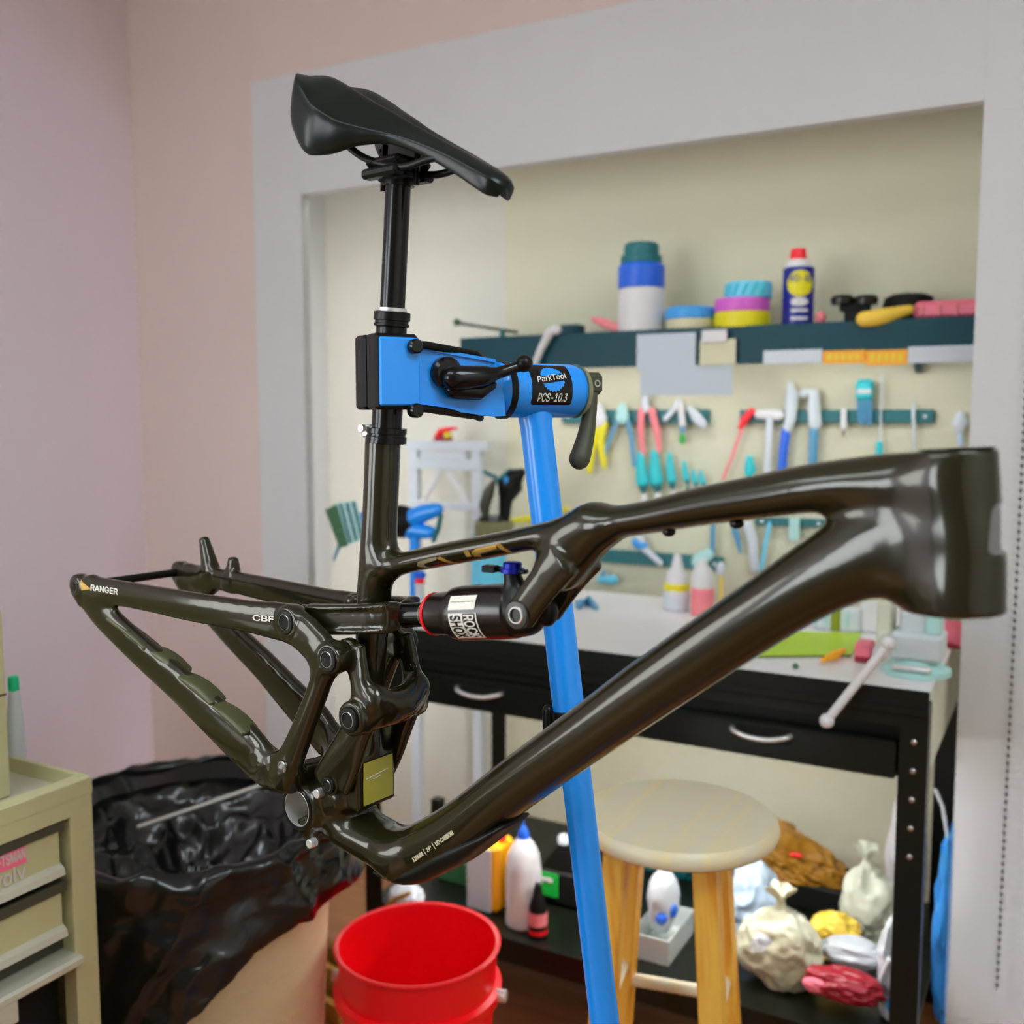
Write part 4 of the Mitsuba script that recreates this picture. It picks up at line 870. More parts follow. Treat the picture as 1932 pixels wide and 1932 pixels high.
for lx in (BX0, BX1 - .05):
    for ly in (BY0 - .004, BY1 - .045):
        l = obj('leg', cat([box([lx, ly, 0], [lx + .05, ly + .004, BZT - .03], .0008), box([lx + (0 if lx < -1 else .046), ly, 0], [lx + (.004 if lx < -1 else .05), ly + .045, BZT - .03], .0008)]), 'bench_black', BEN)
        if ly < BY0 + .01:
            for j in range(5): obj('leg_bolt', lathe([(0, .0052), (.003, .0052), (.0045, .003), (.0045, .0001)], [lx + .026, ly, BZT - .10 - .055 * j], [0, -1, 0], 12), 'steel', l)
obj('side_upright', box([BX0 + .002, 2.24, .1], [BX0 + .03, 2.27, .40], .001), 'bench_black', BEN)
SHZ = at(1000, 1782, BY0)[2]
obj('lower_shelf', cat([box([BX0 + .01, BY0 + .002, SHZ - .012], [BX1 - .01, BY1 - .01, SHZ - .0008], .001), box([BX0 + .05, BY0 - .002, SHZ - .06], [BX1 - .05, BY0 + .003, SHZ - .0004], .001)]), 'bench_black', BEN)
strip('added fill strip hidden under the bench, behind its drawers', BX0 + .06, BX1 - .08, BY0 + .06, ap2 - .0098, .04, BENCH_FILL, .2)
# ---- table-driven small things: everything stands on a real surface
def P_at(px, py, Y): return at(px, py, Y)
def tp(pts, Y, flat=None, n=12):
    P = [at(p[0], p[1], p[3] if len(p) > 3 else Y) for p in pts]; r = [p[2] / 2 * mpp(q) for p, q in zip(pts, P)]
    return rtube(P, r, n, flat)
def bxp(x0, y0, x1, y1, Y, dep, ch=.002, base=None):
    a, b = at(x0, (y0 + y1) / 2, Y)[0], at(x1, (y0 + y1) / 2, Y)[0]; xm_ = (x0 + x1) / 2
    z1, z0 = at(xm_, y0, Y)[2], at(xm_, y1, Y)[2]
    return box([a, Y, z0 if base is None else base], [b, Y + dep, z1], ch)
def lz(px, Y, base, prof, n=28):
    """turned thing: prof = (image height y, width in px) from bottom to top, standing at z = base"""
    pr = []; c = None
    for y, w in prof:
        P = at(px, y, Y); m = mpp(P); c = P
        pr.append((P[2], max(w / 2 * m, .0003)))
    P0 = at(px, prof[0][0], Y); pr = [(base, pr[0][1])] + pr[1:]
    pr = [(pr[0][0], .0003)] + pr + [(pr[-1][0], .0003)]
    return lathe([(s, r) for s, r in pr], [P0[0], Y, 0], ZZ, n)
# ---- shelf above the bench
SY0 = 2.50; SHT = at(1500, 612, SY0)[2]; SHB = at(1250, 690, SY0)[2]
sxl = at(869, 660, SY0)[0]
SHF = thing('wall_shelf', 'long dark teal metal shelf fixed to the tan wall above the tools', 'shelf')
obj('board', box([sxl, SY0, SHT - .012], [OPR + .2, YB, SHT], .002), 'shelf_teal', SHF)
obj('front_lip', box([sxl, SY0 - .004, SHB], [OPR + .2, SY0 + .006, SHT + .002], .002), 'shelf_teal', SHF)
for xb in (sxl + .1, -.95, -.35): obj('bracket', extrude([(0, 0), (0, -.10), (-.02, -.10), (-.2, -.015), (-.2, 0)], .012, [xb, YB, SHT - .012], [0, 1, 0], [0, 0, 1]), 'shelf_teal', SHF)
strip('added fill strip hidden under the wall shelf, behind its lip', sxl + .06, OPR - .02, SY0 + .012, SHB + .045, .03, SHELF_FILL)
SY = 2.56
t = thing('thermos', 'white bottle with a blue band and black screw cap on the shelf', 'bottle')
obj('body', lz(1210, SY, SHT, [(628, 84), (624, 88), (552, 86), (545, 82), (540, 86)]), 'white_plastic', t)
obj('band', lz(1210, SY, at(1210, 545, SY)[2], [(545, 86), (543, 88), (504, 88), (498, 76)]), 'deep_blue', t, label='blue band')
obj('cap', lz(1210, SY, at(1210, 500, SY)[2], [(500, 74), (498, 78), (484, 78), (482, 66), (480, 66), (464, 66), (460, 60)]), 'teal_dark', t, label='black screw cap')
t = thing('tub', 'small cream tub with a blue lid on the shelf beside the white bottle', 'tub')
obj('body', lz(1303, SY, SHT, [(624, 84), (620, 90), (604, 92), (602, 88)]), 'cream', t); obj('lid', lz(1303, SY, at(1303, 604, SY)[2], [(604, 92), (602, 96), (586, 95), (581, 86)]), 'sky_blue', t)
b0 = SHT
for nm, m, x, y0, y1, w, lab in (('tape_roll', 'yellow', 1400, 618, 590, 104, 'yellow tape roll at the bottom of the stack on the shelf'), ('tape_roll', 'magenta', 1400, 590, 565, 102, 'magenta tape roll in the middle of the stack on the shelf'), ('tape_roll', 'pale_blue', 1412, 565, 534, 88, 'light blue patterned tape roll on top of the stack')):
    t = thing(nm, lab, 'tape', 'stacked tape rolls'); z1 = at(x, y1, SY)[2]; c = at(x, y0, SY); r = w / 2 * mpp(c)
    obj('roll', lathe([(b0, r * .45), (b0, r * .97), (b0 + .004, r), (z1 - .004, r), (z1 - .0005, r * .97), (z1 - .0005, r * .45), (b0, r * .45)], [c[0], SY, 0], ZZ, 40, caps=False), m, t)
    obj('core', lathe([(b0 + .001, r * .43), (b0 + .001, r * .455), (z1 - .001, r * .455), (z1 - .001, r * .43), (b0 + .001, r * .43)], [c[0], SY, 0], ZZ, 32, caps=False), 'cream', t)
    if m == 'pale_blue':
        for k, a in enumerate((-150, -128, -106, -84, -62, -40)):
            a = math.radians(a); obj('print_mark', rtube([[c[0] + math.cos(a - .08) * r, SY + math.sin(a - .08) * r, b0 + .009], [c[0] + math.cos(a + .10) * r, SY + math.sin(a + .10) * r, z1 - .009]], .003, 8), 'teal', t)
    b0 = z1
# spray can
t = thing('spray_can', 'navy spray can with a yellow shield and red cap on the shelf', 'spray can')
cx, Yc = 1506, SY; c = at(cx, 560, Yc); rc = 29 * mpp(c)
obj('body', lathe([(SHT, .001), (SHT, rc * .94), (SHT + .004, rc), (at(cx, 510, Yc)[2], rc), (at(cx, 506, Yc)[2], rc * .95), (at(cx, 506, Yc)[2], .001)], [c[0], Yc, 0], ZZ, 40), 'navy', t)
obj('shoulder', lz(cx, Yc, at(cx, 507, Yc)[2], [(507, 54), (500, 50), (492, 40), (490, 34)]), 'white_plastic', t); obj('cap', lz(cx, Yc, at(cx, 492, Yc)[2], [(492, 31), (474, 29), (470, 26)]), 'red', t, label='red cap')
fd = O_ - c; fd[2] = 0; fd /= np.linalg.norm(fd); a0_ = math.atan2(fd[1], fd[0])
def canwrap(m, r, zc, da=0.):
    v = np.asarray(m.vertices); th = a0_ + da + v[:, 0] / r; rr = r + v[:, 2]
    return trimesh.Trimesh(np.c_[c[0] + rr * np.cos(th), Yc + rr * np.sin(th), zc + v[:, 1]], m.faces, process=False)
def flatpoly(pts, dep=.0005): return sub(trimesh.creation.extrude_polygon(Polygon(pts), dep, engine='earcut'), .006)
m_ = mpp(c); zc = at(cx, 538, Yc)[2]
sh = obj('shield', canwrap(flatpoly(affinity.scale(Point(0, 0).buffer(1, 12), 26 * m_, 24 * m_).exterior.coords[:]), rc, zc, .12), 'yellow', t, label='yellow shield')
def ctext(s, h, L, m, zc, da, lift):
    tm = text_mesh(s, h, .0005, True); v = np.array(tm.vertices); v[:, 0] -= (v[:, 0].min() + v[:, 0].max()) / 2; v[:, 0] *= L / np.ptp(v[:, 0]); v[:, 1] -= h / 2
    return canwrap(sub(trimesh.Trimesh(v, tm.faces, process=False), .004), rc + lift, zc, da)
obj('shield_text', ctext('WD-40', 13 * m_, 44 * m_, 'navy', at(cx, 528, Yc)[2], .12, .0006), 'navy', sh)
obj('can_print', canwrap(flatpoly(affinity.scale(Point(0, 0).buffer(1, 10), 17 * m_, 8 * m_).exterior.coords[:]), rc + .0003, at(cx, 572, Yc)[2], .1), 'white_plastic', t)
for y in (588, 603): obj('can_print', canwrap(flatpoly([(-16 * m_, -3 * m_), (16 * m_, -3 * m_), (16 * m_, 3 * m_), (-16 * m_, 3 * m_)]), rc + .0003, at(cx, y, Yc)[2], .1), 'white_plastic', t)
t = solo('orange_piece', blob(at(1548, 600, SY), [10 * m_, .012, 13 * m_], 4, .2), 'salmon', 'small orange and white lump beside the spray can', 'part')
t = thing('knobbed_tool', 'black tool with two round knobs on the shelf right of the spray can', 'tool')
for x in (1590, 1634):
    q = at(x, 566, SY); obj('knob', lathe([(-.012, .003), (-.011, 20 * m_), (.004, 22 * m_), (.010, 18 * m_), (.011, .001)], q, ZZ, 24), 'dark_metal', t)
obj('stem', cat([bxp(1583, 574, 1640, 586, SY - .01, .03), bxp(1592, 584, 1640, 612, SY - .015, .04, .003, SHT)]), 'matt_black', t)
t = thing('curved_handle', 'pale yellow curved handle lying over the shelf edge', 'handle')
obj('handle', rtube(smooth_path([at(1630, 602, SY - .075), at(1660, 598, SY - .07), at(1695, 590, SY - .05), at(1715, 585, SY - .04)], 4), np.interp(np.linspace(0, 1, 13), [0, .3, .7, 1], [.018, .020, .016, .012]), 16), 'amber', t)
t = thing('dome', 'black dome-shaped lid standing at the back of the shelf', 'lid')
obj('body', lz(1713, 2.635, SHT, [(604, 70), (590, 72), (584, 92), (576, 92), (562, 86), (556, 60), (554, 20)]), 'matt_black', t)
t = thing('case', 'pink-red plastic case at the right end of the shelf', 'case')
obj('body', bxp(1722, 566, 1850, 600, SY - .02, .045, .01, SHT + .002), 'pink_red', t)
for x in (1735, 1768, 1800): obj('rib', bxp(x, 572, x + 8, 596, SY - .024, .008), 'salmon', t)
t = thing('rod_tool', 'black rod tool with a round knob lying at the left end of the shelf', 'tool')
obj('rod', tp([(868, 610, 6), (905, 616, 5), (975, 627, 6)], SY - .03), 'dark_metal', t); obj('knob', blob(at(862, 608, SY - .03), .011, 3, 0), 'dark_green', t); obj('foot', bxp(942, 620, 950, 642, SY - .035, .012, .001, SHT), 'teal_dark', t)
solo('box', bxp(1052, 612, 1090, 634, SY, .05, .002, SHT), 'shelf_teal', 'small dark teal box at the left part of the shelf', 'box')
solo('white_lever', cat([tp([(1050, 622, 20), (1038, 626, 18), (1020, 660, 14), (1008, 690, 12)], SY0 - .03)]), 'white_plastic', 'white lever hanging in front of the shelf left of the paper', 'lever')
t = thing('scraper', 'red plastic scraper blade leaning on the shelf beside the white bottle', 'scraper')
obj('blade', tp([(1120, 602, 10), (1140, 610, 18), (1162, 618, 16)], SY - .02, ([0, 1, 0], .3)), 'salmon', t)
# papers and labels in front of the shelf lip
solo('paper_sheet', cat([bxp(1201, 629, 1312, 700, SY0 - .010, .003, .0005), bxp(1208, 690, 1382, 746, SY0 - .012, .003, .0005)]), 'paper_blue', 'large pale blue paper hanging below the shelf lip', 'paper')
solo('note', bxp(1320, 640, 1388, 688, SY0 - .018, .004, .0008), 'cream', 'cream paper note clipped to the shelf lip', 'note')
solo('clip', bxp(1323, 622, 1371, 646, SY0 - .026, .006, .002), 'white_plastic', 'white clip holding the cream note', 'clip')
for x0, x1, y0, y1, m, lab in ((1440, 1551, 660, 686, 'bag_white', 'white label strip, leftmost on the shelf lip'), (1552, 1632, 661, 686, 'amber', 'left orange label on the shelf lip'), (1633, 1712, 660, 689, 'amber', 'right orange label on the shelf lip'), (1713, 1850, 652, 684, 'bag_white', 'white label strip at the right end of the shelf lip')):
    t = thing('label_strip', lab, 'label', 'labels along the shelf lip'); obj('card', bxp(x0, y0, x1, y1, SY0 - .009, .004, .001), 'orange' if m == 'amber' else m, t)
    if m == 'amber':
        for k in range(5): obj('print_bar', bxp(x0 + 10 + 13 * k, y0 + 6, x0 + 16 + 13 * k, y1 - 6, SY0 - .0097, .001, .0002), 'yellow', t)
# ---- tool strips on the wall
WY = YB - .018
for x0, y0, x1, y1, lab in ((1060, 774, 1336, 798, 'upper magnetic strip behind the pliers'), (1396, 774, 1762, 797, 'upper magnetic strip on the right, behind the wrenches'), (1120, 1044, 1362, 1068, 'lower magnetic strip above the two bottles'), (1424, 978, 1560, 993, 'short magnetic strip seen under the top tube')):
    a, b = at(x0, y0, WY), at(x1, y0, WY); zc = at((x0 + x1) / 2, (y0 + y1) / 2, WY)[2]; hh = (y1 - y0) / 2 * mpp(a)
    t = thing('tool_strip', 'dark teal ' + lab, 'magnetic strip', 'magnetic tool strips')
    obj('bar', box([a[0], WY, zc - hh], [b[0], YB, zc + hh], .002), 'teal_dark', t)
    for e in (a[0] + .02, b[0] - .02): obj('screw', lathe([(0, .006), (.002, .005), (.002, .0001)], [e, WY, zc], [0, -1, 0], 12), 'steel', t)
FL = ([0, 1, 0], .35); HY = WY - .012
def tool(nm, lab, cat_, parts, group='tools on the wall'):
    t = thing(nm, lab, cat_, group)
    for pn, m, ms in parts: obj(pn, ms if not isinstance(ms, list) else cat([tp(x, HY, FL) for x in ms]) if isinstance(ms[0], list) else tp(ms, HY, FL), m, t)
def one(pn, m, pts): return (pn, m, pts)
def pl_(nm, lab, x, y0, yj, y1, sp, m, mh, wh, lean=0):
    tool(nm, lab, 'pliers', [('jaw', mh, [(x, y0, wh * .7), (x, (y0 + yj) / 2, wh), (x, yj, wh * .9)]), ('handle', m, [(x - wh * .2, yj, 12), (x - sp * .7, (yj + y1) / 2, 14), (x - sp, y1 + lean, 11)]), ('handle', m, [(x + wh * .2, yj, 12), (x + sp * .7, (yj + y1) / 2, 14), (x + sp, y1, 11)])])
tool('pliers', 'yellow handled pliers, leftmost on the upper strip', 'pliers', [('jaw', 'white_plastic', [(1128, 772, 24), (1130, 790, 36)]), ('handle', 'yellow', [(1118, 800, 24), (1116, 840, 18), (1112, 888, 13)]), ('handle', 'yellow', [(1138, 800, 20), (1132, 830, 18), (1140, 880, 11)])])
tool('pliers', 'pliers with thin grey blue handles on the upper strip', 'pliers', [('jaw', 'pale_teal', [(1174, 772, 22), (1174, 786, 30)]), ('handle', 'grey_blue', [(1166, 790, 9), (1150, 830, 8), (1136, 868, 7)]), ('handle', 'grey_blue', [(1184, 792, 10), (1192, 830, 10), (1196, 876, 9)])])
tool('pliers', 'pliers with salmon pink handles on the upper strip', 'pliers', [('jaw', 'bag_white', [(1217, 738, 12), (1218, 772, 16)]), ('handle', 'salmon', [(1210, 776, 16), (1209, 815, 14), (1213, 855, 10)]), ('handle', 'salmon', [(1230, 776, 16), (1240, 815, 15), (1244, 850, 10)])])
tool('driver', 'white driver with a green tip hanging from the upper strip', 'screwdriver', [('shaft', 'white_plastic', [(1284, 765, 14), (1288, 800, 15)]), ('grip', 'grey_blue', [(1288, 802, 11), (1288, 812, 11)]), ('tip', 'green', [(1287, 824, 12), (1287, 832, 12)])])
tool('clamp', 'white curved clamp beside the white driver', 'clamp', [('arm', 'bag_white', [(1256, 790, 12), (1270, 774, 12), (1280, 758, 10)]), ('arm', 'bag_white', [(1302, 772, 14), (1316, 790, 22), (1326, 800, 18)])])
tool('long_lever', 'red headed tool with a long thin shaft leaning on the strip', 'tool', [('head', 'red', [(1418, 776, 14), (1404, 792, 16), (1398, 806, 10)]), ('shaft', 'salmon', [(1400, 808, 7), (1382, 860, 6), (1364, 905, 6)])])
tool('hammer', 'white hammer with a straight pale handle', 'hammer', [('head', 'white_plastic', [(1432, 782, 18), (1470, 783, 20)]), ('handle', 'bag_white', [(1452, 792, 14), (1450, 840, 13), (1448, 892, 14)])])
tool('wrench', 'open wrench with a blue grip, left of the two wrenches', 'wrench', [('head', 'silver_grey', [(1490, 724, 10), (1494, 745, 28), (1492, 790, 22), (1484, 812, 18)]), ('grip', 'deep_blue', [(1483, 812, 18), (1478, 850, 17), (1474, 905, 17)])])
tool('wrench', 'large pale wrench with a grey blue grip, right of the two wrenches', 'wrench', [('head', 'silver_grey', [(1518, 742, 20), (1534, 740, 22), (1536, 770, 26), (1538, 800, 26)]), ('grip', 'grey_blue', [(1536, 800, 18), (1534, 850, 17), (1533, 890, 16)])])
tool('pick', 'short white pick on the upper strip', 'pick', [('grip', 'white_plastic', [(1592, 776, 12), (1592, 806, 12)]), ('tip', 'dark_metal', [(1592, 808, 4), (1591, 822, 3)])])
tool('brush', 'teal headed brush with grey bristles on the upper strip', 'brush', [('head', 'teal', bxp(1614, 716, 1646, 754, HY - .01, .02, .006)), ('bristles', 'grey_blue', cat([tp([(1619 + 5 * k, 756, 5), (1620 + 4.6 * k, 796 + (k % 3) * 3, 4)], HY) for k in range(6)])), ('window', 'white_plastic', bxp(1617, 734, 1644, 743, HY - .012, .004, .001))])
tool('screwdriver', 'thin screwdriver with a teal handle hanging low under the right strip', 'screwdriver', [('shaft', 'silver_grey', [(1664, 705, 3), (1661, 832, 4)]), ('handle', 'teal', [(1659, 838, 13), (1658, 880, 13)])])
tool('rod', 'thin pale steel rod near the right end of the strip', 'rod', [('shaft', 'silver_grey', [(1723, 765, 9), (1724, 790, 8), (1725, 850, 5)])])
tool('knob_tool', 'white round knob with a thin stem on the wall above the head tube', 'knob', [('knob', 'bag_white', [(1812, 785, 20), (1812, 797, 32), (1810, 808, 20)]), ('stem', 'pale_aqua', [(1811, 815, 9), (1812, 838, 11)])])
for k, (x, y0, w) in enumerate(((1208, 858, 26), (1234, 856, 28), (1263, 858, 19), (1291, 872, 14), (1308, 888, 12), (1322, 890, 12))):
    lab = ['largest teal screwdriver, leftmost of the lower row', 'fat teal screwdriver, second of the lower row', 'teal screwdriver, third of the lower row', 'thin dark teal screwdriver, fourth of the lower row', 'small teal screwdriver, fifth of the lower row', 'small teal screwdriver at the right of the lower row'][k]; h = [100, 100, 92, 60, 40, 38][k]
    tool('screwdriver', lab, 'screwdriver', [('handle', 'teal', [(x, y0, w * .5), (x + 1, y0 + h * .25, w * .8), (x + 4, y0 + h * .5, w)]), ('ferrule', 'teal_dark', [(x + 5, y0 + h * .58, w * .8), (x + 6, y0 + h * .66, w * .55)]), ('tip', 'white_plastic' if k < 3 else 'teal_dark', [(x + 7, y0 + h * .8, w * .5), (x + 8, y0 + h * 1.0, w * .5)])], 'screwdrivers in the lower row')
tool('screwdriver', 'short teal screwdriver hanging alone above the top tube', 'screwdriver', [('handle', 'teal', [(1414, 866, 14), (1415, 885, 22), (1414, 896, 16)]), ('tip', 'teal_dark', [(1412, 900, 5), (1411, 908, 5)])], 'screwdrivers in the lower row')
tool('hex_key', 'pale blue hex key hanging seen under the top tube', 'hex key', [('shaft', 'pale_blue', [(1452, 988, 8), (1444, 1030, 8), (1436, 1078, 7)])])
tool('center_punch', 'grey teal punch hanging seen under the top tube', 'punch', [('body', 'grey_blue', [(1386, 998, 14), (1392, 1020, 12), (1397, 1042, 6)])])
tool('file', 'white file hanging seen under the top tube', 'file', [('body', 'bag_white', [(1412, 992, 22), (1420, 1020, 20), (1424, 1072, 18)])])
tool('scraper', 'broad pale teal scraper hanging seen under the top tube', 'scraper', [('body', 'pale_teal', bxp(1488, 978, 1508, 1020, HY - .005, .01, .002))])
tool('pipe_tool', 'pale teal wide jawed tool on the lower strip', 'tool', [('jaw', 'pale_teal', [(1318, 1060, 30), (1336, 1046, 24)]), ('shaft', 'grey_blue', [(1344, 1040, 10), (1345, 990, 10)])])
tool('lever', 'white lever slanting across the lower strip', 'lever', [('arm', 'bag_white', [(1206, 1016, 18), (1216, 1036, 14), (1246, 1062, 12)]), ('pivot', 'sky_blue', [(1202, 1024, 22), (1214, 1030, 18)])])
tool('yellow_tool', 'yellow handled tool hanging nearly level on the wall just above the top tube', 'tool', [('handle', 'yellow', [(958, 984, 9), (1010, 977, 13), (1046, 968, 10), (1072, 960, 8)])])
# ---- things on the bench
def on_bench(px, py, zz=BZT): return atz(px, py, zz)
def bench_turn(nm, lab, cat_, px, py, parts, group=None):
    Y = on_bench(px, py)[1]; t = thing(nm, lab, cat_, group); base = BZT
    for pn, m, prof in parts:
        zb = BZT if prof[0][0] == py else at(px, prof[0][0], Y)[2]
        obj(pn, lz(px, Y, zb, prof), m, t)
bench_turn('bottle', 'white bottle with a yellow label stripe on the bench', 'bottle', 1277, 1150, [('body', 'bag_white', [(1150, 44), (1146, 50), (1120, 50)]), ('stripe', 'yellow', [(1112, 48), (1110, 49), (1100, 48)]), ('shoulder', 'white_plastic', [(1120, 48), (1112, 46), (1098, 42), (1080, 38), (1072, 24), (1048, 14), (1046, 10)])])
bench_turn('bottle', 'white bottle with a pink label on the bench', 'bottle', 1325, 1160, [('body', 'salmon', [(1160, 38), (1156, 44), (1112, 44), (1108, 42)]), ('shoulder', 'white_plastic', [(1108, 42), (1090, 42), (1074, 34), (1064, 18), (1056, 16)])])
bench_turn('ball_stick', 'slim wall-side stick with a white ball on the bench', 'stick', 1360, 1140, [('stem', 'amber', [(1140, 6), (1084, 6)]), ('ball', 'bag_white', [(1086, 6), (1080, 16), (1070, 18), (1062, 10), (1060, 4)])])
bench_turn('bottle', 'olive green bottle with a dark side on the bench', 'bottle', 1577, 1189, [('body', 'olive_green', [(1189, 20), (1187, 21), (1150, 21), (1144, 18)])])
q0, q1 = on_bench(1450, 1195), on_bench(1625, 1248)
solo('mat', hull([on_bench(x, y, BZT + z) for x, y in ((1480, 1190), (1625, 1194), (1606, 1236), (1428, 1238)) for z in (0, .004)]), 'lime', 'lime yellow mat lying on the right part of the bench', 'mat')
solo('orange_piece', rtube([on_bench(1552, 1246, BZT + .012), on_bench(1575, 1236, BZT + .014), on_bench(1594, 1226, BZT + .012)], [.005, .010, .004], 10), 'orange', 'small orange piece lying on the lime mat', 'part')
bench_turn('knob', 'tiny dark green knob on the bench edge in front of the mat', 'knob', 1501, 1260, [('body', 'dark_green', [(1260, 10), (1256, 12), (1252, 8)])])
def on_box(nm, m, lab, cat_, x0, y0, x1, y1, dep=.06, base=BZT, ch=.004, parts=()):
    Y = on_bench((x0 + x1) / 2, y1)[1]; t = thing(nm, lab, cat_)
    obj('body', bxp(x0, y0, x1, y1, Y, min(dep, BY1 - Y), ch, base), m, t)
    for pn, mm, a, b, c_, d_2 in parts: obj(pn, bxp(a, b, c_, d_2, Y - .004, .006, .001), mm, t)
on_box('white_box', 'white_plastic', 'white box standing on the bench beside the vise', 'box', 1622, 1120, 1700, 1196, .10, parts=[('flap', 'cream', 1626, 1126, 1696, 1134)])
on_box('rack', 'bag_white', 'low pale rack with small slots on the bench', 'rack', 1530, 1146, 1622, 1190, .03, parts=[('slot', 'pale_teal', 1536 + 20 * k, 1156, 1541 + 20 * k, 1182) for k in range(4) if k != 2])
on_box('red_block', 'pink_red', 'pink and red block beside the vise handle', 'block', 1612, 1214, 1644, 1250, .05, parts=[('dark_band', 'dark_red', 1612, 1240, 1642, 1249)])
t = thing('toolbox', 'red plastic box at the right end of the bench behind the vise', 'toolbox')
Yr = 2.34; clz = lambda q: np.array([q[0], q[1], max(q[2], BZT + .0005)])
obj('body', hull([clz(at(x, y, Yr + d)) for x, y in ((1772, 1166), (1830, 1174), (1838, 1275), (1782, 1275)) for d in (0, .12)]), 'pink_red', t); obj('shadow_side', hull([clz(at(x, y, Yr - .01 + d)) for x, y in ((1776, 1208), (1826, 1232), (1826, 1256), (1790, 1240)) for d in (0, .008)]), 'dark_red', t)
# vise
VP = on_bench(1728, 1268); VY = VP[1]; vm = mpp(VP)
VI = thing('vise', 'grey metal bench vise with a long white handle at the right front of the bench', 'vise')
obj('base', lathe([(BZT, .001), (BZT, 62 * vm), (BZT + .010, 62 * vm), (BZT + .014, 52 * vm), (BZT + .03, 40 * vm), (BZT + .034, .001)], [VP[0], VY, 0], ZZ, 40), 'pale_teal', VI)
vx, vz = VP[0], BZT
obj('body', cat([box([vx - .045, VY - .05, vz + .03], [vx + .05, VY + .05, vz + .085], .008), box([vx - .03, VY - .03, vz + .08], [vx + .045, VY + .04, vz + .125], .006)]), 'silver_grey', VI)
obj('rear_jaw', box([vx + .02, VY - .045, vz + .085], [vx + .045, VY + .045, vz + .14], .003), 'pale_teal', VI); obj('front_jaw', box([vx - .07, VY - .045, vz + .05], [vx - .045, VY + .045, vz + .14], .003), 'grey_panel', VI)
sA, sB = at(1658, 1237, 1.905), at(1560, 1360, 1.88)
obj('screw', rtube([[vx - .05, VY, vz + .07], sA + [0, .012, 0]], .014, 16), 'bright_metal', VI)
obj('handle', rtube([at(1674, 1216, 1.908), sA, sB], .0085, 14), 'white_plastic', VI, label='long white handle bar')
obj('handle_end', blob(sB, .0135, 2, 0), 'white_plastic', VI); obj('handle_end', blob(at(1675, 1214, 1.908), .0125, 2, 0), 'white_plastic', VI)
obj('lever_pin', rtube([[vx - .03, VY - .06, vz + .02], [vx + .03, VY - .065, vz + .022]], .006, 10), 'bright_metal', VI)
# left part of the bench
t = thing('trestle', 'tall white wooden trestle standing left of the bench behind the seat tube', 'trestle'); TY = 2.585
for pn, x0, y0, x1, y1, b in (('top_rail', 764, 832, 918, 850, None), ('panel', 792, 852, 878, 866, None), ('lower_rail', 772, 866, 905, 886, None), ('cross_rail', 770, 948, 905, 962, None)): obj(pn, bxp(x0, y0, x1, y1, TY, .03, .002, b), 'bag_white', t)
for x0, x1 in ((772, 788), (890, 906)): obj('leg', bxp(x0, 840, x1, 1100, TY + .003, .025, .002, 0.), 'bag_white', t)
for A_, B_2 in (((796, 948, 14), (830, 888, 14)), ((880, 948, 14), (846, 888, 14))): obj('brace', tp([A_, B_2], TY + .012, ([0, 1, 0], .5)), 'white_plastic', t)
zt_ = at(840, 832, TY)[2]
t = thing('drill', 'small red and yellow tool on top of the white trestle', 'tool'); obj('body', tp([(826, 826, 16), (832, 815, 16), (850, 809, 8), (862, 808, 5)], TY + .012), 'red', t); obj('foot', bxp(818, 824, 846, 833, TY, .025, .001, zt_), 'dark_red', t); obj('trigger', bxp(838, 816, 846, 826, TY - .002, .02, .001), 'yellow', t)
# clamp head of a bench stand, blue
CY = 2.03
t = thing('bench_clamp', 'blurred blue clamp head with ridged grey jaws on a post behind the seat tube', 'clamp')
obj('jaw', hull([at(x, y, CY + d) for x, y in ((630, 950), (672, 944), (690, 1016), (652, 1030)) for d in (0, .05)]), 'pale_teal', t)
obj('jaw_back', hull([at(x, y, CY + d) for x, y in ((613, 962), (634, 952), (656, 1030), (640, 1034)) for d in (-.004, .054)]), 'dark_green', t)
for k in range(3): obj('jaw_ridge', tp([(642 + 12 * k, 952 - 2 * k, 4), (660 + 11 * k, 1022 - 4 * k, 4)], CY - .004), 'teal_dark', t)
obj('jaw_lever', tp([(640, 1030, 7), (634, 1044, 6), (630, 1056, 5)], CY + .01), 'grey_blue', t)
obj('tube', tp([(690, 982, 34), (764, 984, 34)], CY + .03), 'stand_blue', t); obj('collar', tp([(752, 984, 62), (762, 984, 62)], CY + .03), 'matt_black', t)
obj('head', cat([tp([(776, 980, 40), (800, 968, 34), (824, 962, 26)], CY + .03), tp([(776, 1000, 36), (812, 1004, 24)], CY + .03)]), 'stand_blue', t)
obj('post', cat([lathe([(BZT, .03), (BZT + .01, .03), (BZT + .011, .013), (at(782, 1000, CY + .03)[2], .013)], [at(782, 1000, CY + .03)[0], CY + .03, 0], ZZ, 24)]), 'stand_blue', t)
obj('handle', tp([(832, 972, 9), (826, 1000, 10), (818, 1020, 9)], CY + .02), 'teal_dark', t)
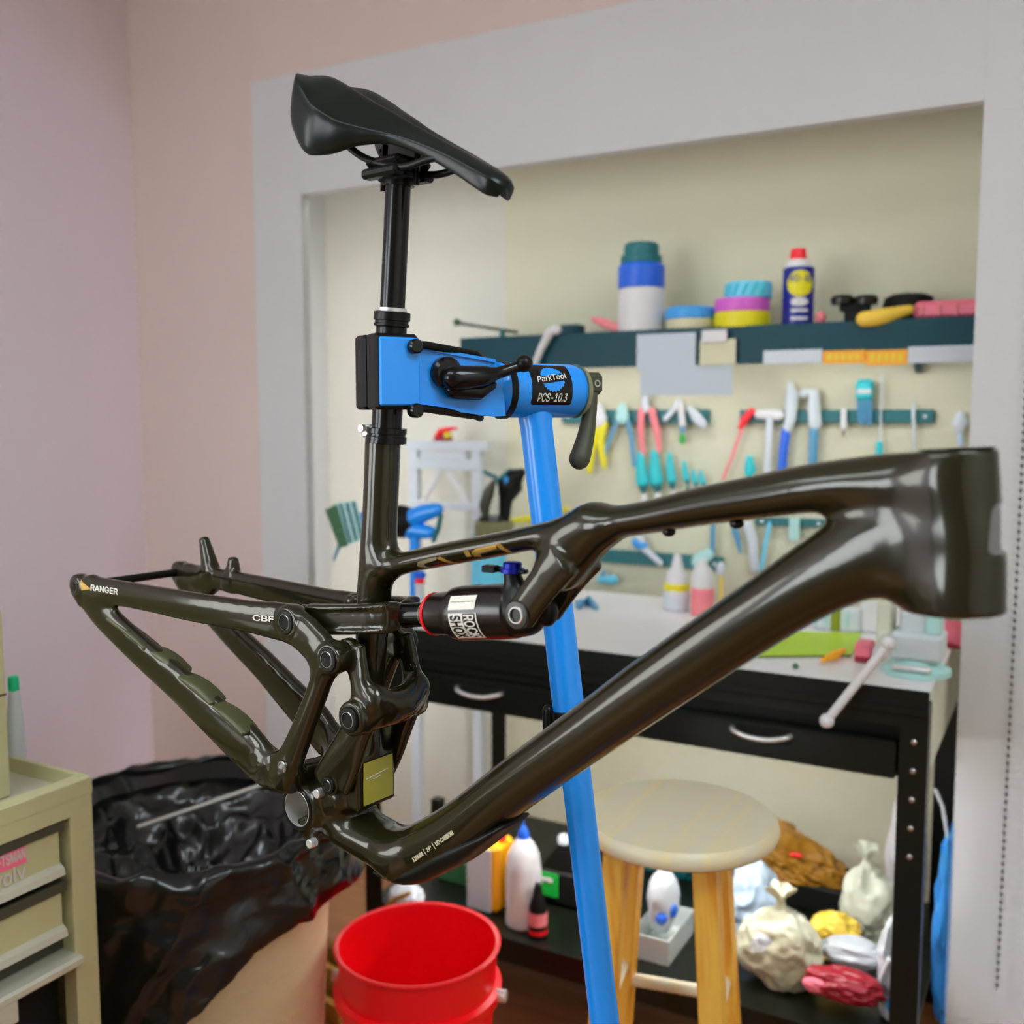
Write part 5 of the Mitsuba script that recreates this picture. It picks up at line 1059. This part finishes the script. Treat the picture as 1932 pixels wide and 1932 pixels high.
# black tool head on a drum standing on a pale blue column
DP = on_bench(925, 1128); DY = 2.42
t = thing('canister', 'pale blue canister with an olive rim standing on the bench behind the top tube', 'canister')
obj('column', lz(922, DY, BZT, [(1125, 64), (1116, 66), (1010, 66)]), 'pale_blue', t); obj('rim', lz(932, DY, at(932, 1012, DY)[2], [(1012, 74), (1010, 76), (986, 76), (982, 70)]), 'drum_olive', t, label='olive rim')
zr_ = at(932, 982, DY)[2]
t = thing('paddle_tool', 'black tool with paddle levers standing on the olive rimmed canister', 'tool')
obj('base', lz(932, DY, zr_, [(982, 58), (980, 60), (974, 56), (972, 30)]), 'gloss_black', t)
obj('body', cat([tp([(952, 975, 22), (954, 945, 26), (962, 915, 52), (970, 900, 40), (984, 892, 18)], DY)]), 'satin_black', t)
obj('paddle', tp([(916, 976, 16), (914, 955, 26), (922, 930, 26), (930, 912, 14)], DY - .03, (np.array([1, .3, 0]), .8)), 'olive_shade_dark', t)
obj('lever', tp([(936, 908, 7), (950, 898, 8), (962, 884, 3)], DY - .03), 'teal_dark', t); obj('lever', tp([(934, 900, 9), (920, 894, 9), (914, 890, 7)], DY - .01), 'teal_dark', t)
obj('badge', lathe([(0, .001), (0, .009), (.001, .009), (.001, .001)], at(955, 905, DY - .034), [-.3, -1, 0], 20), 'sky_blue', t)
bench_turn('tube_bottle', 'small white tube with a blue and red cap on the bench left of the shock', 'tube', 792, 1174, [('body', 'bag_white', [(1174, 16), (1100, 17)]), ('cap', 'red', [(1100, 18), (1090, 18)]), ('top', 'deep_blue', [(1090, 22), (1082, 24), (1078, 14)])])
solo('pliers_on_bench', cat([rtube([on_bench(1092, 1140, BZT + .012), on_bench(1110, 1132, BZT + .012), on_bench(1126, 1146, BZT + .008)], [.012, .014, .005], 10)]), 'grey_blue', 'grey blue pliers lying on the bench behind the shock mount', 'pliers')
tool('trigger_tool', 'pale blue trigger tool hanging on the wall right of the shock mount', 'tool', [('barrel', 'pale_blue', [(1132, 1094, 14), (1158, 1094, 18)]), ('grip', 'grey_blue', [(1136, 1086, 8), (1142, 1076, 5)])])
# ---- things on the lower shelf
LSH = lambda px, py: atz(px, py, SHZ)
def low_turn(nm, lab, cat_, px, py, parts, Y=None):
    Yl = LSH(px, py)[1] if Y is None else Y; t = thing(nm, lab, cat_)
    for i, (pn, m, prof) in enumerate(parts): obj(pn, lz(px, Yl, SHZ if i == 0 else at(px, prof[0][0], Yl)[2], prof), m, t)
    return t, Yl
t = thing('jug', 'white jug with an orange side and red cap on the lower bench shelf', 'jug'); Yj = LSH(915, 1722)[1]
obj('body', bxp(878, 1592, 940, 1726, Yj, .09, .012, SHZ), 'orange', t); obj('label_face', bxp(880, 1600, 926, 1718, Yj - .003, .006, .002), 'bag_white', t); obj('cap', lathe([(0, .012), (.02, .012), (.022, .001)], [at(930, 1592, Yj)[0] , Yj + .04, at(930, 1592, Yj)[2] - .002], ZZ, 20), 'red', t)
low_turn('spray_bottle', 'white spray bottle with a blue nozzle on the lower bench shelf', 'spray bottle', 988, 1742, [('body', 'white_plastic', [(1742, 62), (1738, 68), (1640, 68), (1610, 60), (1590, 40), (1580, 24)]), ('collar', 'deep_blue', [(1582, 22), (1572, 22), (1564, 16), (1556, 6)]), ('nozzle', 'deep_blue', [(1560, 4), (1542, 3)])])
low_turn('oil_bottle', 'small black bottle with a pink and red label at the front of the lower shelf', 'bottle', 1015, 1764, [('body', 'matt_black', [(1764, 34), (1760, 36), (1710, 34), (1690, 20), (1672, 14), (1668, 12)]), ('label_strip', 'salmon', [(1742, 37), (1718, 36.5)]), ('foot_band', 'red', [(1758, 37), (1750, 37)])])
t = thing('large_jug', 'large black jug with a green label on the lower bench shelf beside the pole', 'jug'); Yj = 2.14
obj('body', cat([bxp(1008, 1640, 1092, 1740, Yj, .10, .012, SHZ), hull([at(x, y, Yj + d) for x, y in ((1012, 1645), (1088, 1645), (1074, 1600), (1052, 1596)) for d in (.005, .095)])]), 'matt_black', t); obj('label_face', bxp(1010, 1646, 1052, 1690, Yj - .003, .005, .001), 'green', t); obj('neck', lz(1064, Yj + .05, at(1064, 1602, Yj + .05)[2], [(1602, 24), (1590, 22), (1588, 20)]), 'matt_black', t); obj('cap', lz(1064, Yj + .05, at(1064, 1590, Yj + .05)[2], [(1590, 25), (1580, 25), (1576, 20)]), 'bag_white', t); obj('print_mark', bxp(1016, 1655, 1042, 1664, Yj - .0045, .002, .0004), 'white_plastic', t)
t = thing('green_box', 'dark green box on the lower shelf behind the red bucket', 'box'); obj('body', bxp(824, 1622, 884, 1730, 2.12, .08, .004, SHZ), 'dark_green', t)
t = thing('strapped_bag', 'small pale bag with a brown strap just behind the red bucket', 'bag')
cb = atz(768, 1722, SHZ); obj('body', blob(cb * [1, 1, 0] + ZZ * (SHZ + .040), [.048, .036, .034], 21, .12), 'bag_white', t)
obj('strap', rtube(cb * [1, 1, 0] + [[-.03, -.040, SHZ + .030], [-.005, -.042, SHZ + .052], [.03, -.034, SHZ + .070]], .005, 10), 'brown_paper', t)
# right part: clear tray, bags, brown paper sack
t = thing('tray', 'clear plastic tray with a white and blue packet behind the stool legs', 'tray'); YT_ = LSH(1250, 1822)[1]
a, b = at(1188, 1790, YT_)[0], at(1262, 1790, YT_)[0]; tz = SHZ + .058
obj('tub', cat([box([a, YT_, SHZ + .001], [b, YT_ + .17, SHZ + .006], .001), box([a, YT_, SHZ], [b, YT_ + .004, tz], .001), box([b - .004, YT_, SHZ], [b, YT_ + .17, tz], .001), box([a, YT_, SHZ], [a + .004, YT_ + .17, tz], .001), box([a, YT_ + .166, SHZ], [b, YT_ + .17, tz], .001)]), 'clear_plastic', t)
def bagb(nm, lab, m, px, py, Y, r, seed, cat_='bag', extra=(), amp=.3, neck=False):
    P = at(px, py, Y); t = thing(nm, lab, cat_, None)
    lo = blob([0, 0, 0], np.array(r) * 1.02, seed, amp * .8, 1.3, 4, True); v = np.asarray(lo.vertices); zmin = v[:, 2].min()
    off = np.array([P[0], Y, max(P[2], SHZ - zmin * .75)]); v = v + off; v[:, 2] = np.maximum(v[:, 2], SHZ + .0005); v[:, 1] = np.minimum(v[:, 1], YB - .003)
    obj('sack', trimesh.Trimesh(v, lo.faces, process=False), m, t, smooth=40)
    if neck:          # the gathered, flared mouth of the bag
        tz_ = v[:, 2].max(); c_ = v[v[:, 2] > tz_ - .012].mean(0); ring_ = np.arange(28) * 2 * math.pi / 28; R__ = []
        for h_, q_r in ((-.012, .016), (.004, .009), (.014, .008), (.026, .018), (.038, .027), (.041, .026), (.030, .016), (.02, .005)):
            wv = q_r * (1 + (.28 * np.sin(ring_ * 5 + seed) + .14 * np.sin(ring_ * 9)) * min(1, max(0, h_) * 40)); R__.append(np.stack([c_[0] + np.cos(ring_) * wv, np.minimum(c_[1] + np.sin(ring_) * wv, YB - .004), tz_ + h_ + .004 * np.sin(ring_ * 3 + seed)], 1))
        obj('neck', grid_mesh(np.array(R__)), m, t, smooth=40)
    for i, (mm, dx, dz, rr) in enumerate(extra): obj('print_patch', blob(off + [dx, -r[1] * .80, dz], rr, seed + 3 + i, .2), mm, t)
    return t
P = at(1228, 1722, YT_ + .08)
t = thing('packet', 'white and blue packet lying in the clear tray', 'packet'); lo = blob([(a + b) / 2, YT_ + .085, SHZ + .012 + .095], [.034, .05, .078], 31, .18, 1.5); obj('pouch', lo, 'bag_white', t); obj('print_patch', blob([(a + b) / 2 + .012, YT_ + .042, SHZ + .085], [.013, .012, .014], 33, .2), 'deep_blue', t); obj('print_patch', blob([(a + b) / 2 + .030, YT_ + .07, SHZ + .095], [.008, .014, .016], 34, .2), 'deep_blue', t)
bagb('dark_pouch', 'dark teal pouch behind the white packet under the stool', 'teal_dark', 1262, 1668, 2.45, [.10, .05, .09], 36, 'pouch')
t = thing('black_box', 'black box on the lower shelf under the brown paper sack', 'box'); obj('body', bxp(1398, 1666, 1600, 1750, 2.42, .15, .004, SHZ), 'matt_black', t)
zb_ = at(1500, 1666, 2.42)[2]
PB = at(1484, 1640, 2.46); m_b = blob([0, 0, 0], [.125, .06, .075], 41, .34, 2.0, 5, True); v = np.asarray(m_b.vertices) ; v[:, 2] = v[:, 2] + v[:, 0] * -.28; v = v + [PB[0], 2.485, PB[2] + .005]; v[:, 2] = np.maximum(v[:, 2], zb_ + .001)
t = thing('paper_sack', 'crumpled brown paper sack lying on the black box', 'sack'); obj('sack', trimesh.Trimesh(v, m_b.faces, process=False), 'brown_paper', t, smooth=25); obj('tag', rtube([at(1494, 1612, 2.42), at(1510, 1614, 2.42)], .006, 8), 'red', t)
bagb('plastic_bag', 'pale blue plastic bag on the lower shelf right behind the stool leg', 'pale_aqua', 1424, 1748, 2.24, [.055, .06, .09], 51, neck=True)
bagb('plastic_bag', 'large cream plastic bag in the middle of the lower shelf', 'bag_cream', 1470, 1796, 2.08, [.075, .055, .075], 52, extra=[('bag_white', -.02, .02, [.03, .02, .035])], neck=True)
bagb('plastic_bag', 'clear grey bag leaning towards the black box', 'grey_panel', 1638, 1735, 2.34, [.055, .045, .085], 53, neck=True)
bagb('plastic_bag', 'yellowish bag between the cream bag and the white pouch', 'amber', 1578, 1768, 2.22, [.05, .035, .05], 54)
bagb('plastic_bag', 'white rounded pouch lying above the red packet', 'bag_white', 1610, 1797, 2.12, [.062, .036, .030], 55, amp=.15)
bagb('plastic_bag', 'red and clear packet at the front edge of the lower shelf', 'dark_red', 1592, 1858, 2.005, [.068, .036, .026], 56, extra=[('pink_red', -.05, .0, [.025, .012, .015])])
bagb('plastic_bag', 'white and blue bag beside the right bench leg', 'bag_white', 1690, 1832, 2.07, [.031, .05, .095], 57, extra=[('sky_blue', 0.008, -.05, [.018, .02, .02])])
bagb('plastic_bag', 'tall white bag standing at the back behind the right bench leg', 'white_plastic', 1706, 1720, 2.50, [.040, .05, .15], 58, neck=True)
PW_ = at(1778, 1770, 2.12); mw = blob([0, 0, 0], [.026, .03, .20], 61, .25, 1.5, 4, True); v = np.asarray(mw.vertices) + [BX1 + .033, 2.13, PW_[2]]; v[:, 0] = np.clip(v[:, 0], BX1 + .003, OPR + .012)
t = thing('hanging_bag', 'narrow blue bag hanging on the outer side of the right bench leg', 'bag'); obj('sack', trimesh.Trimesh(v, mw.faces, process=False), 'bag_blue', t, smooth=40); obj('strap', rtube([[BX1 + .03, 2.13, PW_[2] + .18], [BX1 + .012, 2.13, PW_[2] + .27], [BX1 - .002, 2.13, PW_[2] + .30]], .004, 8), 'bag_white', t)
# scrap pile beside the bucket
tones = ('pale', 'short', 'thick', 'thin', 'split', 'long', 'dark', 'bent')
for k in range(8):
    px, py = 612 + (k % 3) * 10, 1808 + k * 16; P = atz(px, py, .012)
    lab = tones[k] + ' brown offcut of scrap wood, ' + ('farthest', 'second farthest', 'third', 'fourth', 'fifth', 'sixth', 'seventh', 'nearest')[k] + ' in the row beside the bucket'
    obj_k = thing('wood_scrap', lab, 'wood scrap', 'scrap wood beside the bucket'); hgt = (.02, .05, .09)[k % 3]
    obj('stick', hull([P + [dx, dy, dz] for dx in (-.05 - .01 * (k % 3), .03) for dy in (-.012 + .01 * (k % 2), .016) for dz in (-.0115, hgt - .02 * (dx > 0))]), 'brown_paper', obj_k)
